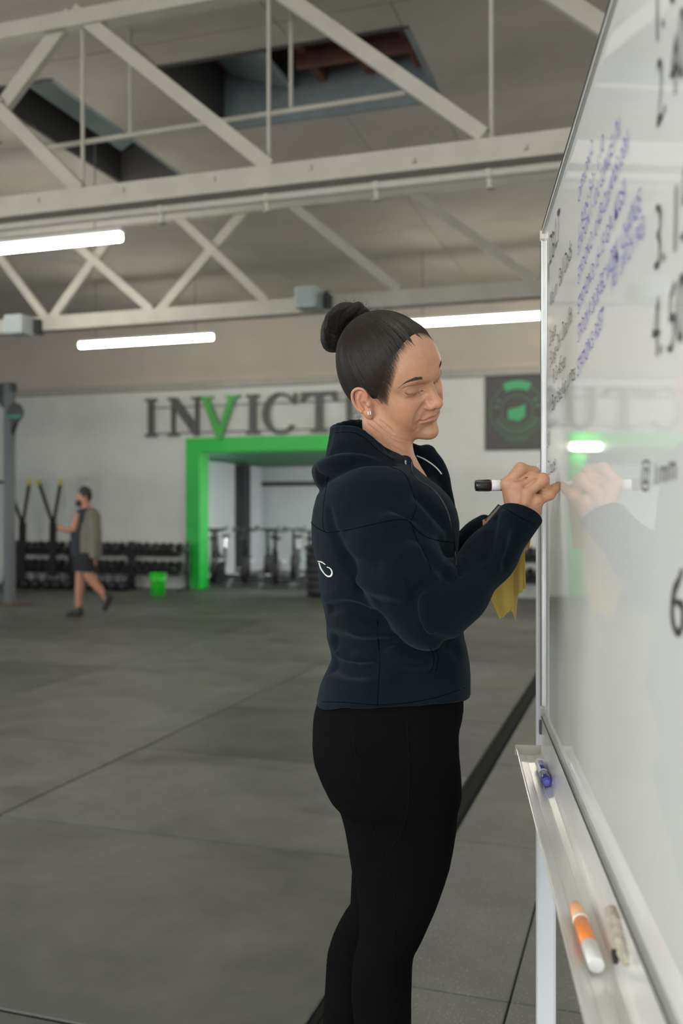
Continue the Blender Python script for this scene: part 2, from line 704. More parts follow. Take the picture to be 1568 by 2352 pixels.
def hand_sdf(p):
    def h(px, py, dy):
        return P(px, py, HD + dy)
    W_ = [h(1188, 1205, .012), h(1197, 1172, .006)]
    I_, M_, N_, L_ = h(1166, 1112, -.004), h(1188, 1117, -.010), h(1210, 1131, -.011), h(1233, 1150, -.004)
    d = chain(p, [h(1150, 1270, .004), h(1188, 1205, .004)], [.030, .0245])
    d = smin(d, chain(p, [h(1182, 1200, .006), h(1180, 1160, .005), I_], [.020, .0170, .0125]), .012)
    d = smin(d, chain(p, [h(1192, 1195, .002), h(1192, 1160, -.002), M_], [.020, .0165, .0120]), .012)
    d = smin(d, chain(p, [h(1203, 1195, .003), h(1208, 1165, -.001), N_], [.019, .0155, .0115]), .012)
    d = smin(d, chain(p, [h(1210, 1200, .008), h(1224, 1175, .004), L_], [.017, .0150, .0110]), .012)
    # palm pad and thumb behind
    d = smin(d, chain(p, [h(1192, 1185, .025), h(1196, 1150, .030)], [.018, .016]), .014)
    th = chain(p, [h(1190, 1180, .030), h(1200, 1142, .042), h(1226, 1123, .040), h(1252, 1119, .030)], [.0145, .0125, .0105, .0085], .006)
    d = smin(d, th, .008)
    # fingers
    fi = chain(p, [I_, h(1195, 1077, -.007), h(1226, 1084, .003), h(1241, 1101, .012)], [.0118, .0108, .0092, .0078], .005)
    fm = chain(p, [M_, h(1224, 1098, -.007), h(1241, 1106, .006), h(1246, 1116, .016)], [.0118, .0108, .0092, .0080], .005)
    fr = chain(p, [N_, h(1246, 1101, -.016), h(1250, 1121, -.002), h(1240, 1131, .008)], [.0115, .0108, .0090, .0078], .005)
    fl = chain(p, [L_, h(1262, 1136, -.001), h(1274, 1122, .006), h(1280, 1114, .011)], [.0105, .0092, .0078, .0066], .005)
    for fng in (fi, fm, fr, fl):
        d = smin(d, fng, .0028)
    # knuckles and tendons
    for c, r in ((I_, .0126), (M_, .0122), (N_, .0118), (L_, .0110)):
        d = smin(d, sph(p, (c[0], c[1] - .001, c[2]), r), .004)
    for c, e in ((I_, h(1180, 1170, -.014)), (M_, h(1190, 1168, -.018)), (N_, h(1203, 1172, -.017)), (L_, h(1216, 1178, -.010))):
        d = smin(d, cap(p, (c[0], c[1] - .004, c[2]), e, .0075, .003), .007)
    for a_, b_, r_ in ((h(1184, 1104, -.019), h(1224, 1096, -.010), .0030), (h(1205, 1119, -.022), h(1233, 1101, -.020), .0022), (h(1226, 1137, -.020), h(1250, 1124, -.014), .0024)):
        d = smax(d, -cap(p, a_, b_, r_ * .4, r_), .004)
    d = smax(d, -chain(p, [h(1222, 1166, -.022), h(1232, 1163, -.020), h(1242, 1158, -.016)], [.0008, .0012, .0008]), .004)
    return d


# --- left hand, mostly behind the right arm, holding the cloth
P_ = P


def left_hand_sdf(p):
    dy = .10
    P = lambda x, y, z: P_(x + 2, y + 12, z)
    d = chain(p, [P(1075, 1255, .14), P(1118, 1212, .11)], [.029, .0235])
    for k, (a, b, c, e) in enumerate((((1165, 1160), (1185, 1146), (1200, 1166), (1186, 1180)), ((1172, 1172), (1194, 1162), (1205, 1182), (1190, 1194)),
                                      ((1176, 1184), (1196, 1180), (1203, 1198), (1188, 1206)), ((1174, 1197), (1190, 1196), (1195, 1210), (1182, 1215)))):
        yy = dy - .012 + .012 * k
        d = smin(d, chain(p, [P(1120, 1208, dy), P(*a, yy)], [.018, .0125]), .012)
        d = smin(d, chain(p, [P(*a, yy), P(*b, yy), P(*c, yy - .012), P(*e, yy - .016)], [.0112, .0105, .0092, .0080], .004), .004)
    d = smin(d, chain(p, [P(1122, 1205, dy - .01), P(1148, 1172, dy - .026), P(1172, 1164, dy - .032), P(1190, 1160, dy - .03)], [.014, .0125, .0105, .0085], .005), .008)
    return d


# --- body silhouettes, row by row: (y, left, right, half depth across)
def rows(tab, dy=0.0, sh=0.0):
    t = sorted(tab, key=lambda r: -r[0])
    zs = [P(0, r[0], dy)[2] for r in t]
    cx = [(P(r[1], 0, dy)[0] + P(r[2], 0, dy)[0]) / 2 for r in t]
    ax = [R_(r[2] - r[1], dy) / 2 - sh for r in t]
    by = [r[3] - sh for r in t]
    return zs, cx, ax, [dy] * len(t), by


TORSO = [(1072, 812, 935, .085), (1092, 776, 965, .130), (1112, 745, 995, .165), (1140, 727, 1022, .185), (1170, 719, 1040, .193), (1200, 715, 1046, .195), (1250, 716, 1045, .190), (1306, 730, 1049, .178),
         (1352, 733, 1052, .170), (1400, 744, 1055, .163), (1428, 749, 1058, .160), (1462, 750, 1063, .160), (1480, 755, 1068, .162), (1498, 760, 1071, .166), (1516, 761, 1074, .168),
         (1540, 751, 1076, .172), (1560, 741, 1076, .176), (1581, 733, 1076, .180), (1605, 728, 1072, .184), (1640, 722, 1070, .188)]
PELVIS = [(1500, 775, 1050, .150), (1560, 755, 1058, .160), (1596, 736, 1061, .166), (1621, 726, 1061, .170), (1646, 720, 1057, .174), (1676, 718, 1048, .177), (1705, 720, 1042, .178), (1734, 724, 1044, .178), (1776, 738, 1049, .174), (1800, 750, 1050, .170)]
NEAR_LEG = [(1720, 728, 1043, .092), (1760, 733, 1048, .092), (1790, 746, 1050, .090), (1814, 758, 1050, .089), (1864, 781, 1050, .086), (1906, 792, 1047, .083), (1950, 800, 1040, .080), (1990, 806, 1032, .077), (2025, 815, 1021, .074), (2059, 822, 1009, .071),
            (2086, 826, 999, .068), (2124, 826, 982, .063), (2155, 825, 968, .060), (2185, 817, 952, .057), (2200, 813, 948, .056), (2220, 809, 946, .056), (2258, 807, 945, .057), (2296, 807, 944, .058), (2352, 814, 944, .056), (2450, 826, 936, .051), (2600, 846, 918, .040), (2760, 858, 912, .032), (2860, 858, 914, .033)]
FAR_LEG = [(1720, 745, 1030, .090), (1790, 775, 1035, .088), (1864, 785, 1020, .084), (1950, 800, 985, .078), (2001, 808, 955, .074), (2040, 806, 940, .070), (2082, 804, 925, .064), (2101, 790, 915, .061), (2125, 776, 905, .059), (2151, 764, 894, .058), (2189, 752, 882, .057), (2220, 749, 876, .057), (2258, 747, 872, .057), (2305, 744, 864, .056), (2352, 741, 856, .054), (2450, 745, 838, .047), (2560, 754, 818, .036), (2660, 760, 808, .031), (2730, 758, 808, .032)]
DN, DF = -.088, .088
TS_, PS_, NS_, FS_ = rows(TORSO), rows(PELVIS), rows(NEAR_LEG, DN), rows(FAR_LEG, DF)
R_ARM = [P(868, 1168, -.115), P(893, 1240, -.160), P(932, 1325, -.180), P(984, 1407, -.185), P(1050, 1364, -.165), P(1123, 1279, -.125), P(1204, 1173, -.085)]
R_ARM_R = [.070, .067, .065, .0560, .0458, .0405, .0375]
L_ARM = [P(868, 1170, .115), P(900, 1240, .165), P(945, 1310, .195), P(1000, 1342, .205), P(1056, 1290, .165), P(1106, 1242, .125), P(1136, 1212, .105)]
L_ARM_R = [.070, .064, .058, .052, .044, .038, .034]


def legs_sdf(p, sh=0.0):
    d = loft(p, PS_[0], PS_[1], [a - sh for a in PS_[2]], PS_[3], [b - sh for b in PS_[4]])
    n = loft(p, NS_[0], NS_[1], [a - sh for a in NS_[2]], NS_[3], [b - sh for b in NS_[4]], 2.0)
    g = loft(p, FS_[0], FS_[1], [a - sh for a in FS_[2]], FS_[3], [b - sh for b in FS_[4]], 2.0)
    return smin(d, np.minimum(n, g), .03)


def inner_body_sdf(p):
    d = legs_sdf(p, .012)
    t = loft(p, TS_[0], TS_[1], [a - .050 for a in TS_[2]], TS_[3], [max(b - .06, .03) for b in TS_[4]])
    d = smin(d, smax(t, f4(P(0, 1560)[2]) - p[:, 2], .02), .02)
    d = smin(d, chain(p, R_ARM[:-1], [r - .018 for r in R_ARM_R[:-1]]), .03)
    d = smin(d, chain(p, L_ARM[:-1], [r - .018 for r in L_ARM_R[:-1]]), .03)
    d = smin(d, chain(p, [P(900, 1140, 0), P(893, 1060, .005)], [.06, .045]), .03)
    for dy, zx in ((DN, NS_[1][0]), (DF, FS_[1][0])):
        d = smin(d, chain(p, [(zx, dy, .09), (zx + .01, dy, .045), (zx + .14, dy, .030)], [.030, .030, .022]), .02)
    return d


# --- jacket
_HEM = [(700, 1620, 0), (725, 1621, -.02), (790, 1622, -.13), (864, 1628, -.180), (930, 1624, -.180), (1001, 1611, -.14), (1040, 1600, -.08), (1068, 1590, -.01), (1090, 1586, 0)]
HEM_X = [P(k[0], 0, k[2])[0] for k in _HEM]
HEM_Z = [P(0, k[1], k[2])[2] for k in _HEM]


_H_RIM = [(908, 1050, -.070), (871, 1026, -.082), (835, 996, -.080), (806, 985, -.070), (776, 985, -.050), (765, 987, -.02), (768, 982, .02), (790, 974, .055), (825, 970, .075), (870, 986, .08), (930, 1016, .078), (960, 1030, .072), (990, 1034, .066)]
_H_BASE = [(925, 1072, -.064), (880, 1062, -.108), (842, 1058, -.116), (802, 1056, -.108), (774, 1052, -.085), (766, 1050, -.03), (768, 1048, .02), (785, 1048, .07), (822, 1050, .105), (870, 1056, .105), (930, 1064, .09), (975, 1064, .075), (1003, 1088, .060)]
_H_ROLL = [(890, 1066, -.108, .008), (850, 1060, -.122, .0115), (812, 1060, -.124, .0150), (778, 1066, -.108, .0185), (752, 1076, -.070, .0200), (740, 1082, -.02, .0190), (740, 1080, .03, .0190), (752, 1072, .075, .0190), (800, 1064, .115, .016), (860, 1064, .12, .012)]
H_RIM = np.array([P(*k) for k in crom(_H_RIM, 2)])
H_BASE = np.array([P(*k) for k in crom(_H_BASE, 2)])
H_ROLL = np.array([P(*k[:3]) for k in crom(_H_ROLL, 3)])
H_ROLL_R = list(crom(_H_ROLL, 3)[:, 3])


def hood_sdf(p):
    n = len(H_RIM)
    d = None
    for i in range(n):
        e = min(i, n - 1 - i) / 4
        c = cap(p, H_RIM[i], H_BASE[i], .0050, .0085 + .0065 * min(e, 1))
        d = c if d is None else smin(d, c, .012)
    d = smin(d, chain(p, H_RIM, [.0052] * n), .004)
    g = chain(p, H_ROLL, H_ROLL_R)
    low = chain(p, [P(742, 1102, -.06), P(742, 1106, .0), P(745, 1102, .06)], [.0135, .0150, .0140])
    g = smin(g, low, .014)
    return smin(d, g, .010)


NECK_HOLE = [P(866, 940, .012), P(884, 1000, .006), P(893, 1045, .003), P(915, 1082, -.002), P(955, 1120, 0.0)]
NECK_HOLE_R = [.062, .057, .057, .058, .030]


def jacket_base(p):
    d = loft(p, *TS_, 2.3)
    bust = np.minimum(ell(p, P(968, 1218, -.075), (.056, .070, .075)), ell(p, P(968, 1218, .075), (.056, .070, .075)))
    d = smin(d, bust, .03)
    d = smin(d, chain(p, [P(880, 1110, -.06), P(866, 1155, -.118)], [.05, .068]), .05)
    d = smin(d, chain(p, [P(880, 1110, .06), P(866, 1155, .118)], [.05, .068]), .05)
    zh = np.interp(p[:, 0], HEM_X, HEM_Z).astype(f4)
    d = smax(d, zh - p[:, 2], .004)
    arm = chain(p, R_ARM, R_ARM_R, .03)
    c0, c1 = A3(P(1149, 1160, -.085)), A3(P(1239, 1201, -.085))
    ax = A3(R_ARM[-1]) - A3(R_ARM[-2])
    ax = ax / np.linalg.norm(ax)
    e = c1 - c0
    e = e / np.linalg.norm(e)
    n_ = ax - e * (ax @ e)
    n_ = n_ / np.linalg.norm(n_)
    arm = smax(arm, (p - c0) @ n_, .0035)
    arm = smax(arm, -chain(p, [P(1130, 1258, -.100), P(1215, 1155, -.078)], [.020, .036]), .003)
    d = smin(d, arm, .008)
    arm = chain(p, L_ARM, L_ARM_R, .03)
    n2 = A3(L_ARM[-1]) - A3(L_ARM[-2])
    n2 = n2 / np.linalg.norm(n2)
    arm = smax(arm, (p - A3(L_ARM[-1])) @ n2, .004)
    arm = smax(arm, -cap(p, L_ARM[-2], L_ARM[-1], .012, .030), .003)
    d = smin(d, arm, .016)
    hd = hood_sdf(p)
    d = smin(d, hd, .010)
    # open collar: near flap edge and far flap
    near = crom([P(931, 1060, -.058), P(936, 1088, -.064), P(952, 1111, -.064), P(978, 1130, -.057), P(1006, 1150, -.046), P(1028, 1180, -.030), P(1038, 1225, -.012)], 3)
    far = crom([P(980, 1040, .066), P(1003, 1066, .062), P(1017, 1095, .052), P(1024, 1125, .042), P(1034, 1165, .03), P(1040, 1215, .012)], 3)
    rn = list(np.interp(np.linspace(0, 1, len(near)), [0, .3, 1], [.011, .012, .009]))
    rf = list(np.interp(np.linspace(0, 1, len(far)), [0, .4, 1], [.016, .013, .008]))
    hole = chain(p, NECK_HOLE, NECK_HOLE_R, .01)
    d = smax(d, -hole, .006)
    d = smin(d, chain(p, near, rn), .006)
    d = smin(d, chain(p, far, rf), .006)
    d = smin(d, chain(p, [P(985, 1112, .035), P(1010, 1150, .022), P(1030, 1200, .008)], [.012, .012, .010]), .008)
    d = smin(d, chain(p, [P(975, 1078, .060), P(994, 1108, .050), P(1005, 1145, .03)], [.012, .014, .012]), .008)
    hole2 = chain(p, [P(872, 940, .012), P(890, 1000, .006), P(897, 1045, .003)], [.056, .0515, .0535])
    d = smax(d, -hole2, .004)
    return d


# wrinkles and seams given by the view and carried on to the cloth: (pixels, radius, blend, sign)
FOLDS = [
    ([(938, 1335), (955, 1372), (960, 1410), (975, 1450), (998, 1482)], .0078, .009, -1),
    ([(960, 1350), (972, 1385), (976, 1420), (990, 1452)], .0060, .018, 1),
    ([(990, 1340), (965, 1352), (945, 1378), (938, 1410), (948, 1445)], .0078, .009, -1),
    ([(1000, 1334), (975, 1340), (958, 1352)], .0078, .009, -1),
    ([(1030, 1312), (1026, 1326), (1016, 1342)], .0045, .012, -1),
    ([(1050, 1298), (1048, 1312), (1038, 1330)], .0045, .012, -1),
    ([(1040, 1304), (1036, 1320)], .0060, .014, 1),
    ([(1068, 1288), (1068, 1303), (1060, 1318)], .0040, .012, -1),
    ([(1140, 1190), (1142, 1215), (1128, 1245)], .0050, .018, -1),
    ([(1160, 1182), (1152, 1225), (1150, 1262), (1140, 1300)], .0060, .022, 1),
    ([(1118, 1228), (1122, 1258), (1112, 1286)], .0045, .018, -1),
    ([(1195, 1205), (1180, 1250), (1160, 1290)], .0045, .020, -1),
    ([(943, 1196), (925, 1182), (905, 1170)], 0.0030, 0.018, -1),
    ([(944, 1208), (915, 1196), (885, 1192)], 0.0036, 0.020, 1),
    ([(957, 1236), (930, 1226), (900, 1226)], 0.0027, 0.018, -1),
    ([(968, 1265), (940, 1262), (915, 1270)], 0.0027, 0.018, 1),
    ([(985, 1310), (955, 1296), (925, 1296)], 0.0027, 0.018, -1),
    ([(820, 1330), (850, 1345), (885, 1352)], 0.0013, 0.030, 1),
    ([(800, 1290), (825, 1300), (860, 1300)], 0.0013, 0.030, -1),
    ([(870, 1390), (905, 1396), (930, 1410)], 0.0014, 0.030, -1),
    ([(752, 1378), (782, 1368), (815, 1372), (850, 1392)], 0.0016, 0.036, 1),
    ([(760, 1400), (790, 1396), (830, 1402), (870, 1424)], 0.0014, 0.036, -1),
    ([(764, 1430), (795, 1432), (835, 1452), (890, 1458)], 0.0019, 0.040, 1),
    ([(770, 1474), (800, 1484), (840, 1486), (900, 1478)], 0.0016, 0.036, -1),
    ([(772, 1490), (788, 1502), (806, 1512)], 0.0014, 0.030, -1),
    ([(778, 1504), (806, 1516), (850, 1518)], 0.0016, 0.036, 1),
    ([(768, 1532), (806, 1545), (850, 1540)], 0.0016, 0.040, -1),
    ([(760, 1566), (795, 1580), (840, 1588)], 0.0016, 0.040, 1),
    ([(905, 1500), (935, 1520), (975, 1522)], 0.0014, 0.033, 1),
    ([(930, 1560), (975, 1560), (1030, 1545)], 0.0016, 0.036, -1),
    ([(1000, 1470), (1025, 1478), (1048, 1492)], 0.0014, 0.030, -1),
    ([(755, 1180), (765, 1220), (790, 1275), (828, 1345)], 0.0013, 0.023, -1),
    ([(960, 1140), (992, 1170), (1018, 1205)], .0050, .020, -1),
    ([(950, 1165), (980, 1200), (1010, 1235)], .0055, .022, 1),
    ([(975, 1262), (1005, 1300), (1028, 1320)], .0050, .018, -1),
    ([(728, 1085), (750, 1096), (775, 1082), (815, 1066), (860, 1066), (905, 1068)], .0040, .010, -1),
    ([(760, 1040), (790, 1030), (830, 1032), (870, 1046)], .0050, .020, -1),
    ([(735, 1068), (765, 1058), (800, 1052)], .0050, .016, 1),
]
SEAMS = [
    [(753, 1094), (748, 1125), (743, 1160), (741, 1200), (747, 1222), (762, 1222), (800, 1217), (850, 1206), (890, 1197), (925, 1193), (944, 1200)],
    [(944, 1200), (955, 1235), (975, 1270), (990, 1310)],
    [(714, 1200), (728, 1212), (747, 1222)],
    [(930, 1190), (970, 1228), (1000, 1240), (1040, 1246)],
    [(895, 1072), (925, 1085), (940, 1110), (955, 1160), (945, 1195)],
    [(866, 1425), (868, 1470), (872, 1520), (869, 1570), (866, 1622)],
    [(988, 1488), (996, 1510), (992, 1535), (982, 1548)], [(998, 1486), (1006, 1512), (1000, 1542)],
    [(728, 1612), (790, 1613), (864, 1619), (930, 1615), (1001, 1602), (1068, 1580)],
    [(1157, 1167), (1190, 1186), (1234, 1210)],
    [(768, 994), (805, 993), (832, 1003), (870, 1036), (905, 1058)],
]


def line_set(f, sets, n):
    pl = [crom(s, n) for s in sets]
    allp = surf(f, np.vstack(pl), 1.25)
    out, k = [], 0
    for s in pl:
        out.append(allp[k:k + len(s)])
        k += len(s)
    return out


_FL = line_set(jacket_base, [s[0] for s in FOLDS], 3)


def near_line(p, c, reach):
    lo, hi = c.min(0) - reach, c.max(0) + reach
    return ((p >= lo) & (p <= hi)).all(1)


def jacket_sdf(p):
    d = jacket_base(p)
    for (pix, r, k, sg), c in zip(FOLDS, _FL):
        m = near_line(p, c, r + k + .02)
        if not m.any():
            continue
        n = len(c)
        rr = [r * (.3 + .7 * math.sin(math.pi * i / (n - 1))) for i in range(n)]
        g = chain(p[m], c, rr)
        d[m] = smin(d[m], g, k) if sg > 0 else smax(d[m], -g, k)
    return d


# --- hair
_hl = face_line([(968, 768), (958, 786), (942, 797), (925, 806), (909, 817), (898, 831), (893, 848), (891, 862), (885, 878), (879, 892), (875, 906), (870, 918)], 0)
_hl = _hl[np.argsort(_hl[:, 2])]
_hz = np.maximum.accumulate(_hl[:, 2] + np.arange(len(_hl)) * 1e-5)
_zz = np.linspace(_hz[0], _hz[-1], 40)
_xx = np.interp(_zz, _hz, _hl[:, 0])
_kk = np.exp(-(np.arange(-8, 9) / 4.0) ** 2)
_xx = np.convolve(np.pad(_xx, 8, mode='edge'), _kk / _kk.sum(), mode='valid')
HX = ([-.085, -.066, -.050, -.035, -.020, _hz[0] - .004, _hz[0] - .002] + list(_zz) + [_hz[-1] + .012, .2],
      [-.060, -.052, -.042, -.034, -.026, -.018, _xx[0] - .004] + list(_xx) + [_xx[-1] + .001, .075])


BUN_BASE = np.array([-.062, 0, .112])


def hair_depth(q):
    xm = np.interp(q[:, 2], HX[0], HX[1]).astype(f4)
    return np.clip((xm - q[:, 0]) / f4(.030), -1, 1)


def strand_angle(q):
    a = BUN_BASE / np.linalg.norm(BUN_BASE)
    e1 = np.array([0, 1, 0.0])
    e2 = np.cross(a, e1)
    r = q - A3((0, 0, .02))
    return np.arctan2(r @ A3(e1), r @ A3(e2))


_PH = RNG.uniform(0, 6.28, 12)
_FQ = np.array([23, 31, 41, 53, 61, 71, 83, 97, 113, 131, 149, 167.0])


def strands(t):
    return sum(np.sin(t * fq + ph) for fq, ph in zip(_FQ, _PH)) / 6.0


def hair_sdf(p):
    q = to_head(p)
    qa = fold(q)
    d = skull_sdf(qa)
    d = smin(d, ell(qa, (.034, 0, -.012), (.056, .054, .075)), .03)
    d = smin(d, ell(qa, (.050, 0, .060), (.0455, .055, .045)), .03)
    d = smin(d, neck_sdf(p) / f4(HS), .016)
    w = hair_depth(q)
    th = f4(.0066) * np.sqrt(np.maximum(w - f4(.16), 0)) - f4(.0009)
    d = d - np.where(w > 0, th, f4(.012) * w - f4(.0005))
    d = d - f4(.00030) * strands(strand_angle(q) * f4(1.7)).astype(f4)
    m = (q[:, 0] < .04) & (q[:, 2] < .06)
    d[m] = smax(d[m], f4(.0022) - ear_sdf(qa[m]), .002)
    d = smax(d, (f4(-.078) - q[:, 2]), .01)
    return d * f4(HS)


BUN_D = .026
BUNS = []
for pts, rr in (([(832, 728, .0), (812, 716, -.004), (788, 718, -.010), (768, 738, -.013), (759, 765, -.010), (759, 788, .0), (772, 795, .008)], [.012, .0155, .0185, .0200, .0195, .0165, .012]),
                ([(822, 742, .0), (800, 745, -.002), (787, 765, .004), (780, 786, .010)], [.014, .0190, .0185, .014]),
                ([(774, 742, -.022), (788, 728, -.024), (806, 716, -.018), (822, 705, -.006), (830, 712, .004)], [.0055, .0085, .0095, .0100, .008]),
                ([(845, 716, .004), (832, 712, -.004), (818, 722, -.012), (806, 738, -.014)], [.004, .0075, .0085, .0075])):
    c = crom([P(k[0], k[1], BUN_D + k[2]) for k in pts], 4)
    BUNS.append((c, np.interp(np.linspace(0, 1, len(c)), np.linspace(0, 1, len(rr)), rr)))


def bun_field(p):
    best = np.full(len(p), 9, dtype=f4)
    ang = np.zeros(len(p), dtype=f4)
    for k, (c, rr) in enumerate(BUNS):
        for i in range(len(c) - 1):
            a, b = A3(c[i]), A3(c[i + 1])
            ab = b - a
            t = np.clip((p - a) @ ab / (ab @ ab), 0, 1)
            v = p - a - t[:, None] * ab
            d = np.linalg.norm(v, axis=1) - (f4(rr[i]) + f4(rr[i + 1] - rr[i]) * t)
            m = d < best
            best = np.where(m, d, best).astype(f4)
            nrm = A3(np.cross(ab / np.linalg.norm(ab), (0, 1, 0)))
            an = np.arctan2(v @ nrm, v[:, 1]) * f4(.5) + f4(.07) * (i + t) + f4(k * 1.7)
            ang = np.where(m, an, ang).astype(f4)
    return best, ang


def bun_sdf(p):
    d, a = bun_field(p)
    return d - f4(.0006) * strands(a).astype(f4)


# --- materials for the figure
def skin_material():
    m = mat('skin', (.475, .247, .143), rough=.50, sss=.05, noise=.10, nscale=55, color2=(.54, .292, .178), bump=.30, bscale=520, bdist=.0011, spec=.42)
    nt, b = nodes_of(m)
    src = b.inputs['Base Color'].links[0].from_socket
    tc = nd(nt, 'ShaderNodeTexCoord')
    for sc_, lo_, amt, cc in ((330.0, .52, .20, (.42, .19, .10)), (150.0, .60, .22, (.38, .165, .085))):
        n_ = nd(nt, 'ShaderNodeTexNoise', Scale=sc_, Detail=2.0)
        nt.links.new(tc.outputs['Object'], n_.inputs['Vector'])
        mr = nd(nt, 'ShaderNodeMapRange')
        mr.inputs['From Min'].default_value, mr.inputs['From Max'].default_value = lo_, lo_ + .2
        mr.inputs['To Max'].default_value = amt
        nt.links.new(n_.outputs['Fac'], mr.inputs['Value'])
        mx = nd(nt, 'ShaderNodeMix', data_type='RGBA')
        nt.links.new(mr.outputs['Result'], mx.inputs['Factor'])
        nt.links.new(src, mx.inputs['A'])
        mx.inputs['B'].default_value = (*cc, 1)
        src = mx.outputs['Result']
    for an, colr in (('lip', (.47, .20, .14)), ('flush', (.62, .27, .175))):
        at = nd(nt, 'ShaderNodeAttribute', attribute_name=an)
        mx = nd(nt, 'ShaderNodeMix', data_type='RGBA')
        nt.links.new(at.outputs['Fac'], mx.inputs['Factor'])
        nt.links.new(src, mx.inputs['A'])
        mx.inputs['B'].default_value = (*colr, 1)
        src = mx.outputs['Result']
    nt.links.new(src, b.inputs['Base Color'])
    return m


def lip_mask(p):
    q = to_head(p)
    q[:, 1] = np.abs(q[:, 1])
    return np.clip(1 - lips_sdf(q) / f4(.0014), 0, 1) * f4(.75)


def flush_mask(p):
    q = to_head(p)
    q[:, 1] = np.abs(q[:, 1])
    a = np.exp(-(np.linalg.norm((q - A3((.075, .045, -.012))) / A3((.03, .022, .018)), axis=1) ** 2))
    b = np.exp(-(np.linalg.norm((q - A3((.112, 0, -.006))) / A3((.018, .016, .014)), axis=1) ** 2))
    c = np.exp(-(np.linalg.norm((q - A3((-.01, .078, .01))) / A3((.03, .02, .04)), axis=1) ** 2))
    return np.clip(a * .7 + b * .6 + c * .6, 0, 1)


def fabric(name, color, rough=.9, sheen=.06, weave=1400, bump=.35, spec=.03):
    m = mat(name, color, rough=rough, sheen=sheen, noise=.22, nscale=5, spec=spec)
    nt, b = nodes_of(m)
    b.inputs['Sheen Tint'].default_value = (.70, .85, 1.0, 1)
    tc = nd(nt, 'ShaderNodeTexCoord')
    n1 = nd(nt, 'ShaderNodeTexNoise', Scale=weave, Detail=2.0)
    n2 = nd(nt, 'ShaderNodeTexNoise', Scale=26.0, Detail=5.0)
    nt.links.new(tc.outputs['Object'], n1.inputs['Vector'])
    nt.links.new(tc.outputs['Object'], n2.inputs['Vector'])
    b1 = nd(nt, 'ShaderNodeBump', Strength=bump, Distance=.0008)
    b2 = nd(nt, 'ShaderNodeBump', Strength=.22, Distance=.008)
    nt.links.new(n1.outputs['Fac'], b1.inputs['Height'])
    nt.links.new(n2.outputs['Fac'], b2.inputs['Height'])
    nt.links.new(b2.outputs['Normal'], b1.inputs['Normal'])
    nt.links.new(b1.outputs['Normal'], b.inputs['Normal'])
    return m


def hair_material():
    m = mat('dark_hair', (.012, .009, .008), rough=.34, spec=.32)
    nt, b = nodes_of(m)
    at = nd(nt, 'ShaderNodeAttribute', attribute_name='strand')
    n = nd(nt, 'ShaderNodeTexNoise', noise_dimensions='1D', Scale=260.0, Detail=3.0, Roughness=.7)
    nt.links.new(at.outputs['Fac'], n.inputs['W'])
    bp = nd(nt, 'ShaderNodeBump', Strength=.9, Distance=.0022)
    nt.links.new(n.outputs['Fac'], bp.inputs['Height'])
    nt.links.new(bp.outputs['Normal'], b.inputs['Normal'])
    cr = nd(nt, 'ShaderNodeValToRGB')
    cr.color_ramp.elements[0].color = (.0035, .0026, .0022, 1)
    cr.color_ramp.elements[1].color = (.022, .015, .011, 1)
    cr.color_ramp.elements[0].position, cr.color_ramp.elements[1].position = .3, .75
    nt.links.new(n.outputs['Fac'], cr.inputs['Fac'])
    nt.links.new(cr.outputs['Color'], b.inputs['Base Color'])
    return m


def strand_mesh(name, lines, radius, m, parent, seg=3):
    """many thin tapering hairs as one mesh; all lines have the same number of points"""
    by_n = {}
    for ln in lines:
        by_n.setdefault(len(ln), []).append(np.asarray(ln, float))
    V, Q, off = [], [], 0
    for n, ls in by_n.items():
        L = np.stack(ls)
        t = np.gradient(L, axis=1)
        t /= np.linalg.norm(t, axis=2, keepdims=True) + 1e-12
        ref = np.where(np.abs(t[..., :1]) < .8, np.array([1.0, 0, 0]), np.array([0, 1.0, 0]))
        u = np.cross(t, ref)
        u /= np.linalg.norm(u, axis=2, keepdims=True) + 1e-12
        v = np.cross(t, u)
        r = radius * (np.minimum(1, .25 + 3 * np.linspace(0, 1, n)) * (1 - .75 * np.linspace(0, 1, n)))[None, :, None, None]
        a = np.linspace(0, 2 * math.pi, seg, endpoint=False)
        ring = u[:, :, None, :] * np.cos(a)[None, None, :, None] + v[:, :, None, :] * np.sin(a)[None, None, :, None]
        P3 = (L[:, :, None, :] + ring * r).reshape(-1, 3)
        i, j, k = np.meshgrid(np.arange(len(L)), np.arange(n - 1), np.arange(seg), indexing='ij')
        base = i * n * seg + j * seg
        k2 = (k + 1) % seg
        Q.append(np.stack([base + k, base + k2, base + seg + k2, base + seg + k], -1).reshape(-1, 4) + off)
        V.append(P3)
        off += len(P3)
    return link(name, np_mesh(name, np.vstack(V), np.vstack(Q)), m, parent)


